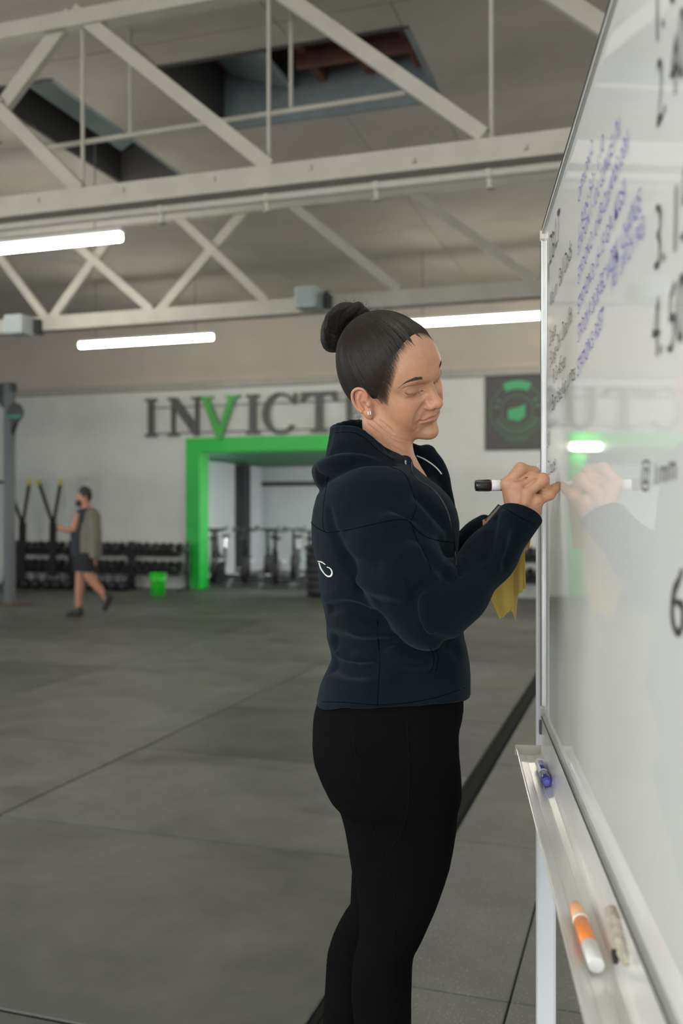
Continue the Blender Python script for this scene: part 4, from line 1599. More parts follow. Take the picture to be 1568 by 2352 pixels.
def build_setting():
    # floor slab with rubber mats
    fl = structure(box_obj('floor', (-4.5, 6.5, -.062), (24, 29, .10), MATS['slab']))
    vs = [-13.0, -11.35, -9.62, -7.90, -6.18, -4.455, -2.747, -.845]
    us = [-1.6, -.34, .90, 2.153, 3.53, 4.785, 6.05, 7.25, 8.47, 9.69, 10.9, 12.1, 13.35, U_WALL]
    cache = {}
    def mat_piece(name, x0, x1, y0, y1, m, gap=.010):
        w, d = x1 - x0 - gap, y1 - y0 - gap
        key = (name, round(w, 3), round(d, 3), m.name)
        if key not in cache:
            bm = bmesh.new()
            add_box(bm, (0, 0, 0), (w, d, .014), None, .0055)
            bmesh.ops.recalc_face_normals(bm, faces=bm.faces)
            me = bpy.data.meshes.new(name)
            bm.to_mesh(me)
            bm.free()
            me.materials.append(m)
            cache[key] = me
        o = bpy.data.objects.new(name, cache[key])
        COL.objects.link(o)
        o.parent = fl
        o.matrix_parent_inverse = Matrix.Translation(-fl.location)
        o.location = ((x0 + x1) / 2, (y0 + y1) / 2, -.007 + RNG.uniform(-.0008, .0008))
        o.rotation_euler = (RNG.uniform(-.0022, .0022), RNG.uniform(-.0016, .0016), RNG.uniform(-.0008, .0008))
        return o
    for i in range(len(vs) - 1):
        for j in range(len(us) - 1):
            mat_piece('rubber_mat', vs[i], vs[i + 1], us[j], us[j + 1], MATS[('rubber', 'rubber_worn', 'rubber_dark')[(i * 5 + j * 7 + i * j) % 3]])
    vr = [-.755, -.351, .87, 2.09, 3.31]
    ur = [-1.0, .18, 1.40, 2.62, 3.84, 5.06, 6.28, 7.50, 8.72, 9.94, 11.16, 12.38, 13.6, U_WALL]
    for i in range(len(vr) - 1):
        for j in range(len(ur) - 1):
            mat_piece('flecked_mat', vr[i], vr[i + 1], ur[j], ur[j + 1], MATS['flecked_rubber'], .005)
    # black bevelled joining strip between the two floors
    st = thing('floor_strip', 'long black rubber joining strip running across the floor beside the whiteboard', 'strip', (-.80, 0, 0))
    bm = bmesh.new()
    for x in (-.030, .018):
        add_prism(bm, [(x - .014, 0), (x - .010, .006), (x + .010, .006), (x + .014, 0)], Matrix.Translation((0, -1.0, 0)) @ Matrix.Rotation(math.pi / 2, 4, 'X').inverted() @ Matrix.Diagonal((1, -1, 1, 1)), U_WALL + .9)
    bm_obj('ridge', bm, MATS['edge_black'], st)
    bm = bmesh.new()
    add_box(bm, (0, (U_WALL - 1.1) / 2 - .05, -.004), (.072, U_WALL + .9, .012))
    bm_obj('base', bm, mat('strip_grey', (.014, .014, .014), rough=.85, spec=.15), st)

    # back wall with the doorway, a ledge, and the plain painted upper wall
    L, R = -17.0, 8.0
    bm = bmesh.new()
    add_box(bm, ((L + DOOR_L) / 2, U_WALL + .15, Z_LEDGE / 2), (DOOR_L - L, .30, Z_LEDGE))
    add_box(bm, ((R + DOOR_R) / 2, U_WALL + .15, Z_LEDGE / 2), (R - DOOR_R, .30, Z_LEDGE))
    add_box(bm, ((DOOR_L + DOOR_R) / 2, U_WALL + .15, (DOOR_TOP + Z_LEDGE) / 2), (DOOR_R - DOOR_L, .30, Z_LEDGE - DOOR_TOP))
    structure(bm_obj('wall_back', bm, MATS['block_paint']))
    structure(box_obj('wall_back_upper', ((L + R) / 2, U_WALL + .17, (Z_LEDGE + Z_ROOF + .1) / 2), (R - L, .26, Z_ROOF + .1 - Z_LEDGE), MATS['upper_paint']))
    structure(box_obj('trim_1', ((L + R) / 2, U_WALL - .02, Z_LEDGE + .05), (R - L, .14, .12), MATS['truss_paint'], bevel=.01))

    # green painted door surround
    wi = .27
    g = thing('door_1', 'wide bright green frame around the open doorway in the white block wall', 'door frame', ((DOOR_L + DOOR_R) / 2, U_WALL, 0))
    g['kind'] = 'structure'
    hw = (DOOR_R - DOOR_L) / 2
    box_obj('jamb', (-hw + wi / 2, .12, DOOR_TOP / 2), (wi, .36, DOOR_TOP), MATS['green_paint'], g, .006)
    box_obj('jamb', (hw - wi / 2, .12, DOOR_TOP / 2), (wi, .36, DOOR_TOP), MATS['green_paint'], g, .006)
    box_obj('lintel', (0, .12, DOOR_TOP - .13), (2 * hw - 2 * wi - .002, .36, .26), MATS['green_paint'], g, .006)

    # room behind the doorway
    y0, y1 = U_WALL + .30, U_WALL + 5.6
    xl, xr = DOOR_L - .9, DOOR_R + 1.5
    structure(box_obj('wall_room', ((xl + xr) / 2, y1 + .06, 1.25), (xr - xl + .2, .12, 2.5), MATS['room_grey']))
    structure(box_obj('wall_room_left', (xl - .06, (y0 + y1) / 2, 1.25), (.12, y1 - y0, 2.5), MATS['room_grey']))
    structure(box_obj('wall_room_right', (xr + .06, (y0 + y1) / 2, 1.25), (.12, y1 - y0, 2.5), MATS['room_grey']))
    structure(box_obj('ceiling_room', ((xl + xr) / 2, (y0 + y1) / 2, 2.48), (xr - xl + .2, y1 - y0, .12), MATS['dark_green']))
    structure(box_obj('floor_room', ((xl + xr) / 2, (y0 + y1) / 2 + .1, -.03), (xr - xl + .2, y1 - y0 + .2, .06), MATS['rubber']))
    c = on_u(548, CY, U_WALL + 4.2)
    structure(box_obj('column', (c[0], c[1], 1.2), (.42, .35, 2.4), mat('column_dark', (.02, .022, .026), rough=.7)))
    c0 = on_u(660, CY, U_WALL + 5.3)
    structure(box_obj('trim_2', (c0[0] + .2, y1 - .03, 2.02), (3.0, .06, .10), MATS['roof_dark']))

    # roof deck of sheets, open at three skylight wells
    ce = bpy.data.objects.new('ceiling', None)
    COL.objects.link(ce)
    ce['kind'] = 'structure'
    xs = [-16.9 + 2.42 * k for k in range(11)]
    ys = [-1.25 + 1.2 * k for k in range(14)] + [15.1]
    wells = [(-3.47, -1.57, 6.30, 7.47), (-5.02, -4.37, 6.22, 8.35), (-7.3, -5.55, 6.22, 7.10)]
    def sheet(x0, x1, y0_, y1_):
        if x1 - x0 < .03 or y1_ - y0_ < .03:
            return
        for a, b, c_, d in wells:
            if x0 < b - 1e-4 and x1 > a + 1e-4 and y0_ < d - 1e-4 and y1_ > c_ + 1e-4:
                if x0 < a - 1e-4:
                    sheet(x0, a, y0_, y1_)
                    x0 = a
                if x1 > b + 1e-4:
                    sheet(b, x1, y0_, y1_)
                    x1 = b
                if y0_ < c_ - 1e-4:
                    sheet(x0, x1, y0_, c_)
                    y0_ = c_
                if y1_ > d + 1e-4:
                    sheet(x0, x1, d, y1_)
                return
        g_ = .006
        bm_ = bmesh.new()
        add_box(bm_, (0, 0, 0), (x1 - x0 - g_, y1_ - y0_ - 2 * g_, .03))
        bm_obj('roof_panel', bm_, MATS['roof_paint'], ce, ((x0 + x1) / 2, (y0_ + y1_) / 2, Z_ROOF + .015 + RNG.uniform(0, .006)))
    for i in range(len(xs) - 1):
        for j in range(len(ys) - 1):
            sheet(xs[i], xs[i + 1], ys[j], ys[j + 1])
    bm = bmesh.new()
    for (x0, x1, y0_, y1_) in ((-17, -7.35, -1.4, 15.2), (-5.5, -5.07, -1.4, 15.2), (-4.32, -3.52, -1.4, 15.2), (-1.52, 8, -1.4, 15.2),
                               (-7.35, -5.5, -1.4, 6.17), (-7.35, -5.5, 7.15, 15.2), (-5.07, -4.32, -1.4, 6.17), (-5.07, -4.32, 8.40, 15.2), (-3.52, -1.52, -1.4, 6.25), (-3.52, -1.52, 7.52, 15.2)):
        add_box(bm, ((x0 + x1) / 2, (y0_ + y1_) / 2, Z_ROOF + .07), (x1 - x0, y1_ - y0_, .05))
    bm_obj('deck', bm, MATS['roof_dark'], ce)
    # skylight wells
    for k, (a, b, c_, d) in enumerate(wells):
        lab = ['dark skylight well with red brown rafters above the middle of the truss', 'narrow dark skylight well left of the large one', 'dark skylight well at the far left of the roof'][k]
        sw = thing('skylight', lab, 'skylight', ((a + b) / 2, (c_ + d) / 2, Z_ROOF))
        w, h, t = b - a, d - c_, .50
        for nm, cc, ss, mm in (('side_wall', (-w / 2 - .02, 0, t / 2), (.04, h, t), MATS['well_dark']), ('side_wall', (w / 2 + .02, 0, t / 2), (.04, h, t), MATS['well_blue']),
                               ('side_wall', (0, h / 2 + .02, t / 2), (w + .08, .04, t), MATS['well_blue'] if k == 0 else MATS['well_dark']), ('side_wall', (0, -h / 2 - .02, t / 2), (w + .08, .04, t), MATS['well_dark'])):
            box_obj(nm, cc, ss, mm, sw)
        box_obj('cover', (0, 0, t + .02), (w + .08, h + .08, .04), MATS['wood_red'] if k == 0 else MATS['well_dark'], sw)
        if k == 0:
            for q in range(3):
                box_obj('rafter', (-.02 + .42 * q - .02, 0, .36), (.07, h, .14), MATS['wood_red'], sw)
            for q in range(2):
                box_obj('cross_rafter', (.38, -.35 + .45 * q, .24), (.95, .06, .10), MATS['wood_red'], sw)
            box_obj('glazing', (-.58, .10, .36), (.62, h - .25, .02), MATS['skylight_sheet'], sw, rot=Matrix.Rotation(.35, 3, 'Y'))
        else:
            box_obj('rafter', (w * .25, 0, .3), (.06, h, .12), MATS['wood_red'], sw)
            box_obj('glazing', (-w * .2, 0, .36), (w * .5, h - .2, .02), MATS['skylight_sheet'], sw, rot=Matrix.Rotation(-.5, 3, 'Y'))


def truss_bar(name, tr, a, b, w, t, off=0.0):
    bm = bmesh.new()
    o = Vector((0, off, 0))
    add_bar(bm, Vector(a) - tr.location + o, Vector(b) - tr.location + o, w, t, up=(0, 1, 0))
    return bm_obj(name, bm, MATS['truss_paint'], tr)


def build_trusses():
    U1, U2 = 5.2, 8.68
    t1 = thing('roof_truss', 'pale steel roof truss nearest the camera, with thick lower chord', 'truss', (-4, U1, 0))
    z1 = on_u(650, 408, U1)[2]
    truss_bar('lower_chord', t1, (-13.5, U1, z1), (6.5, U1, z1), .13, .12)
    z1t = on_u(300, 26, U1)[2]
    truss_bar('upper_chord', t1, (-13.5, U1, z1t), (6.5, U1, z1t), .10, .10)
    def web(tr, u, p0, p1, w, off):
        truss_bar('web', tr, on_u(*p0, u), on_u(*p1, u), w, .05, off)
    for p0, p1, w, off in (((160, 28), (-6, 250), .10, .03), ((-8, 243), (185, 438), .085, .0), ((170, 25), (620, 385), .085, .0), ((640, -18), (1110, 312), .085, .0),
                           ((1180, -79), (1680, 250), .10, .03), ((-180, 30), (0, 245), .085, .0)):
        web(t1, U1, p0, p1, w, off)
    for px, y0, y1 in ((190, 60, 455), (617, 15, 420), (1128, -40, 345)):
        a, b = on_u(px, y0, U1 + .03), on_u(px, y1, U1 + .03)
        bm = bmesh.new()
        add_cyl(bm, Vector((a[0], 0, z1)) - Vector((-4, -.03, 0)), Vector((a[0], 0, z1t)) - Vector((-4, -.03, 0)), .013, seg=8)
        bm_obj('tie_rod', bm, MATS['truss_paint'], t1)
    bm = bmesh.new()
    for k in range(22):
        x = -9 + k * .62
        add_cyl(bm, (x, -.066, z1 + RNG.choice([-.03, .03])), (x, -.058, z1), .012, seg=8)
    bm_obj('bolts', bm, MATS['truss_paint'], t1)['kind'] = 'stuff'

    t2 = thing('roof_truss', 'pale steel roof truss with crossed webs, second behind the nearest', 'truss', (-4, U2, 0))
    z2 = on_u(350, 728, U2)[2]
    z2t = on_u(420, 498, U2)[2]
    truss_bar('lower_chord', t2, (-14, U2, z2), (6.5, U2, z2), .15, .12)
    truss_bar('upper_chord', t2, (-14, U2, z2t), (6.5, U2, z2t), .07, .10)
    for p0, p1, w, off in (((298, 478), (108, 742), .095, .03), ((150, 540), (348, 712), .085, 0), ((608, 425), (365, 712), .095, .03), ((370, 462), (612, 692), .085, 0),
                           ((612, 425), (915, 665), .085, 0), ((935, 432), (1225, 645), .085, 0), ((40, 500), (-130, 775), .095, .03), ((-60, 510), (115, 742), .085, 0)):
        web(t2, U2, p0, p1, w, off)

    # pipes
    sp = thing('sprinkler_pipe', 'pale sprinkler pipe hung under the thick lower chord of the nearest truss', 'pipe', (-4, U1 - .02, z1 - .12))
    bm = bmesh.new()
    add_cyl(bm, (-9.5, 0, 0), (10.5, 0, 0), .026, seg=12)
    bm_obj('pipe_run', bm, MATS['truss_paint'], sp)
    for px in (617, 867, 1125, 375):
        x = on_u(px, 400, U1)[0] + 4
        bm = bmesh.new()
        add_lathe(bm, [(.012, -.09), (.03, -.085), (.03, -.08), (.012, -.07), (.016, -.03), (.03, -.02), (.03, .02)], (x, 0, 0), 12)
        bm_obj('sprinkler_head', bm, MATS['truss_paint'], sp)
    cp = thing('conduit_pipe', 'thin pale pipe crossing below the dark skylights', 'pipe', on_u(500, 280, 5.75))
    a, b = on_u(100, 341, 5.75), on_u(930, 214, 5.75)
    bm = bmesh.new()
    add_cyl(bm, a - cp.location, b - cp.location, .019, seg=10)
    bm_obj('pipe_run', bm, MATS['truss_paint'], cp)
    for px, yy in ((668, 256), (300, 310)):
        c = on_u(px, yy, 5.75)
        bm = bmesh.new()
        add_cyl(bm, c - cp.location, Vector((c[0], c[1], Z_ROOF)) - cp.location, .014, seg=8)
        bm_obj('hanger', bm, MATS['truss_paint'], cp)
    # boxes fixed to the second truss
    for px, py, lab in ((709, 686, 'grey loudspeaker box fixed to the second truss above the bun of the woman'), (43, 748, 'grey loudspeaker box fixed to the second truss at the far left')):
        c = on_u(px, py, U2 - .22)
        s = thing('loudspeaker', lab, 'speaker', c)
        box_obj('cabinet', (0, 0, 0), (.22, .22, .20), MATS['speaker_grey'], s, .015)
        box_obj('grille', (0, -.113, 0), (.17, .008, .15), mat('grille', (.28, .32, .32), rough=.7), s)
        box_obj('bracket', (.15, .14, .0), (.06, .10, .16), MATS['steel_dark'], s)


def build_lamp(px, py, z, u_label, label, loc=None):
    c = on_z(px, py, z) if loc is None else Vector(loc)
    L = 1.06
    t = thing('ceiling_light', label, 'lamp', c, 0, 'tube lights under the roof')
    bm = bmesh.new()
    add_box(bm, (0, 0, .055), (2 * L + .04, .07, .04), None, .006)
    bm_obj('housing', bm, MATS['lamp_white'], t)
    for s in (-1, 1):
        bm = bmesh.new()
        a, b = s * .012, s * (L)
        add_cyl(bm, (a, 0, 0), (b, 0, 0), .040, seg=14)
        bm_obj('tube', bm, MATS['tube_light'], t, smooth=False)
        bm = bmesh.new()
        add_cyl(bm, (s * .8, 0, .07), (s * .8, 0, Z_ROOF - c[2]), .005, seg=6)
        bm_obj('hanger', bm, MATS['steel_grey_paint'], t)
    return t


def build_lamps():
    ZL = 3.8
    build_lamp(44, 568, ZL, 0, 'bright tube light at the left edge, under the nearest truss')
    build_lamp(332, 784, ZL, 0, 'bright tube light above the wall lettering, in front of the back wall')
    build_lamp(1112, 733, ZL, 0, 'bright tube light between the head of the woman and the whiteboard')
    # unseen rows carried on, plus tubes added to brighten the right wall
    for x, y in ((2.6, 7.24), (-5.1, 2.4), (-.25, 2.4), (-5.1, -1.0), (-9.9, 2.4), (3.0, 11.94), (1.0, 13.8), (.9, 12.6), (1.6, 9.6)):
        build_lamp(0, 0, ZL, 0, 'unseen tube light over the hall, outside the picture', (x, y, ZL))
    # small light over the lintel, hidden behind the hood but mirrored in the board
    c = on_u(814, 1030, U_WALL - .12)
    t = thing('wall_light', 'small light bar on the green lintel, seen mirrored in the whiteboard', 'lamp', c)
    box_obj('back_plate', (0, .03, 0), (.46, .05, .14), MATS['lamp_white'], t, .005)
    box_obj('diffuser', (0, -.015, 0), (.42, .05, .11), MATS['tube_light'], t, .01)
    # unseen tubes added out of sight to brighten the room behind
    for x, y, L in ((DOOR_R + .75, U_WALL + 1.2, 1.2), (DOOR_R + .75, U_WALL + 3.6, 1.2), (DOOR_L - .55, U_WALL + .72, .5)):
        t = thing('ceiling_light', 'unseen tube light in the room behind the green doorway, ' + ('left of the opening' if x < DOOR_L else 'right of the opening, nearer' if y < U_WALL + 2 else 'right of the opening, farther'), 'lamp', (x, y, 2.37), 0, 'unseen tube lights of the room behind the doorway')
        box_obj('housing', (0, 0, .025), (.24, L + .1, .04), MATS['lamp_white'], t)
        for s in (-.07, .07):
            box_obj('tube', (s, 0, -.015), (.06, L, .04), MATS['room_fill_tube'], t, .01)


# ------------------------------------------------------------------ sign, poster
def serif_letter(ch):
    """outline polygons in a box one unit high"""
    if ch == 'I':
        return [[(0, 0), (.34, 0), (.34, .06), (.25, .08), (.25, .92), (.34, .94), (.34, 1), (0, 1), (0, .94), (.09, .92), (.09, .08), (0, .06)]]
    if ch == 'N':
        return [[(0, 0), (.30, 0), (.30, .05), (.19, .08), (.19, .74), (.74, 0), (.86, 0), (.86, .92), (.96, .95), (.96, 1), (.66, 1), (.66, .95), (.77, .92), (.77, .30), (.25, 1), (0, 1), (0, .95), (.10, .91), (.10, .08), (0, .05)]]
    if ch == 'V':
        return [[(.52, -.14), (.86, .93), (.98, .95), (.98, 1), (.62, 1), (.62, .95), (.70, .93), (.50, .25), (.24, .93), (.34, .95), (.34, 1), (0, 1), (0, .95), (.08, .93), (.44, -.14)]]
    if ch == 'T':
        return [[(.24, 0), (.62, 0), (.62, .06), (.51, .08), (.51, .91), (.70, .91), (.80, .76), (.86, .76), (.84, 1), (.02, 1), (0, .76), (.06, .76), (.16, .91), (.35, .91), (.35, .08), (.24, .06)]]
    if ch == 'C':
        o, i = [], []
        for k in range(25):
            a = math.radians(38 + k * 284 / 24)
            o.append((.46 + .46 * math.cos(a), .5 + .52 * math.sin(a)))
            i.append((.49 + .33 * math.cos(a), .5 + .45 * math.sin(a)))
        return [o + i[::-1], [(.80, .72), (.86, .70), (.88, 1), (.83, 1)]]
    if ch == 'U':
        o, i = [], []
        for k in range(13):
            a = math.pi + math.pi * k / 12
            o.append((.44 + .35 * math.cos(a), .32 + .34 * math.sin(a)))
            i.append((.46 + .23 * math.cos(a), .32 + .25 * math.sin(a)))
        return [[(.09, .92), *o, (.79, .92), (.88, .95), (.88, 1), (.60, 1), (.60, .95), (.69, .92), *i[::-1], (.23, .92), (.33, .95), (.33, 1), (0, 1), (0, .95)]]
    if ch == 'S':
        c = crom([(.52, .80), (.40, .93), (.22, .92), (.13, .78), (.22, .62), (.42, .46), (.50, .28), (.42, .10), (.24, .06), (.08, .22)], 4)
        t = np.gradient(c, axis=0)
        t /= np.linalg.norm(t, axis=1, keepdims=True)
        nn = np.stack([-t[:, 1], t[:, 0]], 1)
        w = np.interp(np.linspace(0, 1, len(c)), [0, .2, .5, .8, 1], [.03, .05, .075, .05, .03])[:, None]
        return [[tuple(p) for p in c + nn * w] + [tuple(p) for p in (c - nn * w)[::-1]]]


def build_sign():
    z0, z1 = 2.70, 3.38
    y = U_WALL - .09
    s = thing('wall_sign', 'large raised serif lettering in grey with one green letter over the doorway', 'sign', (vof(545), y, 0))
    for zz in (2.76, 3.22):
        box_obj('rail', ((vof(345) + vof(915)) / 2 - s.location[0], .055, zz), (vof(915) - vof(345), .03, .025), mat('rail_grey', (.20, .20, .19), rough=.5), s)
    H = z1 - z0
    for ch, a, b in (('I', 333, 358), ('N', 385, 463), ('V', 456, 551), ('I', 564, 593), ('C', 601, 679), ('T', 690, 773), ('U', 788, 858), ('S', 872, 912)):
        xa, xb = vof(a, y), vof(b, y)
        polys = serif_letter(ch)
        mx_ = max(p[0] for q in polys for p in q)
        bm = bmesh.new()
        for q in polys:
            M = Matrix.Translation((xa - s.location[0], .04, z0)) @ Matrix.Rotation(math.pi / 2, 4, 'X') @ Matrix.Diagonal(((xb - xa) / mx_, H, 1, 1))
            add_prism(bm, q, M, .05)
        o = bm_obj('letter', bm, MATS['letter_green'] if ch == 'V' else MATS['letter_grey'], s)
        if ch == 'V':
            o['label'] = 'bright green letter reaching down to the lintel'

    # poster with a round emblem
    y = U_WALL - .03
    x0 = vof(1113, y)
    zc = 2.96
    w = 1.24
    p = thing('wall_poster', 'black square poster with a round green emblem on the white wall', 'poster', (x0 + w / 2, y, zc))
    box_obj('panel', (0, .012, 0), (w, .024, w), MATS['poster_black'], p, .004)
    ex = vof(1187, y) - (x0 + w / 2)
    def arc(name, r0, r1, a0, a1, m, n=40, yy=-.004):
        bm = bmesh.new()
        o = [(ex + r1 * math.cos(math.radians(a0 + (a1 - a0) * k / n)), r1 * math.sin(math.radians(a0 + (a1 - a0) * k / n))) for k in range(n + 1)]
        i = [(ex + r0 * math.cos(math.radians(a0 + (a1 - a0) * k / n)), r0 * math.sin(math.radians(a0 + (a1 - a0) * k / n))) for k in range(n + 1)]
        vo = [bm.verts.new((a, yy, b)) for a, b in o]
        vi = [bm.verts.new((a, yy, b)) for a, b in i]
        for k in range(n):
            bm.faces.new((vo[k], vo[k + 1], vi[k + 1], vi[k]))
        return bm_obj(name, bm, m, p)
    arc('emblem_ring', .415, .435, 0, 360, MATS['poster_dim_green'])
    arc('emblem_ring', .235, .252, 0, 360, MATS['poster_dim_green'])
    arc('emblem_band', .345, .475, 62, 118, MATS['poster_green'], yy=-.006)
    for k in range(13):
        a = 205 + k * 130 / 12
        arc('emblem_mark', .285, .375, a - 3.1, a + 3.1, MATS['poster_dim_green'], 4)
    for a0 in (150, 168, 12, 30):
        arc('emblem_mark', .285, .375, a0 - 4, a0 + 4, MATS['poster_dim_green'], 4)
    bm = bmesh.new()
    add_prism(bm, [(ex - .14, -.13), (ex - .03, -.15), (ex + .02, -.175), (ex + .06, -.14), (ex + .12, -.10), (ex + .13, .10), (ex + .06, .06), (ex - .14, .02)],
              Matrix.Translation((0, -.001, 0)) @ Matrix.Rotation(math.pi / 2, 4, 'X'), .006)
    bm_obj('emblem_center', bm, MATS['poster_green'], p)
    for zz in (-.44, -.49):
        box_obj('caption_line', (ex, -.003, zz), (.40 if zz > -.46 else .30, .004, .018), MATS['poster_dim_green'], p)


# ------------------------------------------------------------------ equipment along the back wall
def make_dumbbell(label, group):
    d = thing('dumbbell', label, 'dumbbell', (0, 0, 0), 0, group)
    bm = bmesh.new()
    add_cyl(bm, (0, -.08, 0), (0, .08, 0), .016, seg=10)
    bm_obj('handle', bm, MATS['chrome'], d)
    bm = bmesh.new()
    add_cyl(bm, (0, -.05, 0), (0, .05, 0), .072, seg=6)
    bmesh.ops.bevel(bm, geom=list(bm.edges), offset=.008, segments=1, affect='EDGES')
    bmesh.ops.recalc_face_normals(bm, faces=bm.faces)
    me = bpy.data.meshes.new('head')
    bm.to_mesh(me)
    bm.free()
    me.materials.append(MATS['rubber_black'])
    for s in (-1, 1):
        o = bpy.data.objects.new('head', me)
        COL.objects.link(o)
        o.parent = d
        o.location = (0, s * .115, 0)
    return d


ORD = ('first', 'second', 'third', 'fourth', 'fifth', 'sixth', 'seventh', 'eighth', 'ninth', 'tenth', 'eleventh')


def build_racks():
    proto = None
    spans = [(-8.58, -7.52, 'black dumbbell rack between the walking man and the green doorway', 'the rack beside the green doorway'),
             (-9.80, -8.66, 'black dumbbell rack behind the walking man', 'the rack behind the walking man'),
             (-11.02, -9.88, 'black dumbbell rack behind the hanging straps', 'the rack behind the straps'),
             (-1.95, -.75, 'black dumbbell rack showing between the forearm and the whiteboard post', 'the rack by the whiteboard post')]
    for x0, x1, lab, where in spans:
        w = x1 - x0
        y = U_WALL - .42
        r = thing('dumbbell_rack', lab, 'rack', ((x0 + x1) / 2, y, 0))
        for s in (-1, 1):
            bm = bmesh.new()
            add_bar(bm, (s * w / 2, .16, 0), (s * w / 2, .16, .84), .05, .06, (0, 1, 0))
            add_bar(bm, (s * w / 2, -.22, .025), (s * w / 2, .20, .025), .05, .05)
            add_bar(bm, (s * w / 2, -.20, .30), (s * w / 2, .16, .42), .04, .05)
            add_bar(bm, (s * w / 2, -.16, .62), (s * w / 2, .16, .74), .04, .05)
            bm_obj('upright', bm, MATS['steel_dark'], r)
        for z in (.33, .65):
            bm = bmesh.new()
            rot = Matrix.Rotation(.30, 3, 'X')
            add_box(bm, (0, -.02, z), (w - .052, .30, .012), rot)
            add_box(bm, (0, -.165, z - .03), (w - .052, .015, .06), rot)
            bm_obj('shelf', bm, MATS['steel_dark'], r)
        n = int(w / .152)
        for z, tier in ((.33, 'lower'), (.65, 'upper')):
            for k in range(n):
                lab_ = '%s black hex dumbbell from the left, %s tier of %s' % (ORD[k], tier, where)
                grp = 'dumbbells on the %s tier of %s' % (tier, where)
                if proto is None:
                    proto = make_dumbbell(lab_, grp)
                    d = proto
                else:
                    d = copy_tree(proto)
                    d['label'], d['group'] = lab_, grp
                d.location = (x0 + .06 + (w - .12) * (k + .5) / n, y - .02, z + .078)
                d.rotation_euler = (.30, RNG.choice([0, math.pi / 6]), RNG.uniform(-.03, .03))
                sc = RNG.uniform(.88, 1.02)
                d.scale = (sc, 1, sc)
    # kettlebells on the floor in front of the left racks
    k0 = None
    for i in range(11):
        x = -10.9 + i * .215 + (.25 if i > 6 else 0)
        if k0 is None:
            k0 = thing('kettlebell', 'black kettlebell on the floor under the dumbbell racks', 'kettlebell', (0, 0, 0), 0, 'kettlebells under the left racks')
            bm = bmesh.new()
            add_lathe(bm, [(.05, 0), (.075, .012), (.098, .06), (.098, .11), (.075, .155), (.04, .175)], (0, 0, 0), 18)
            bm_obj('weight', bm, MATS['rubber_black'], k0, smooth=True)
            bm = bmesh.new()
            add_tube(bm, [(-.055, 0, .14), (-.068, 0, .20), (-.045, 0, .245), (0, 0, .258), (.045, 0, .245), (.068, 0, .20), (.055, 0, .14)], .015, 8)
            bm_obj('handle', bm, MATS['steel_dark'], k0, smooth=True)
            k = k0
        else:
            k = copy_tree(k0)
        k['label'] = '%s black kettlebell from the left on the floor under the left racks' % ORD[i]
        k.location = (x, U_WALL - .72 + RNG.uniform(-.03, .03), 0)
        k.rotation_euler = (0, 0, RNG.uniform(-.6, .6))


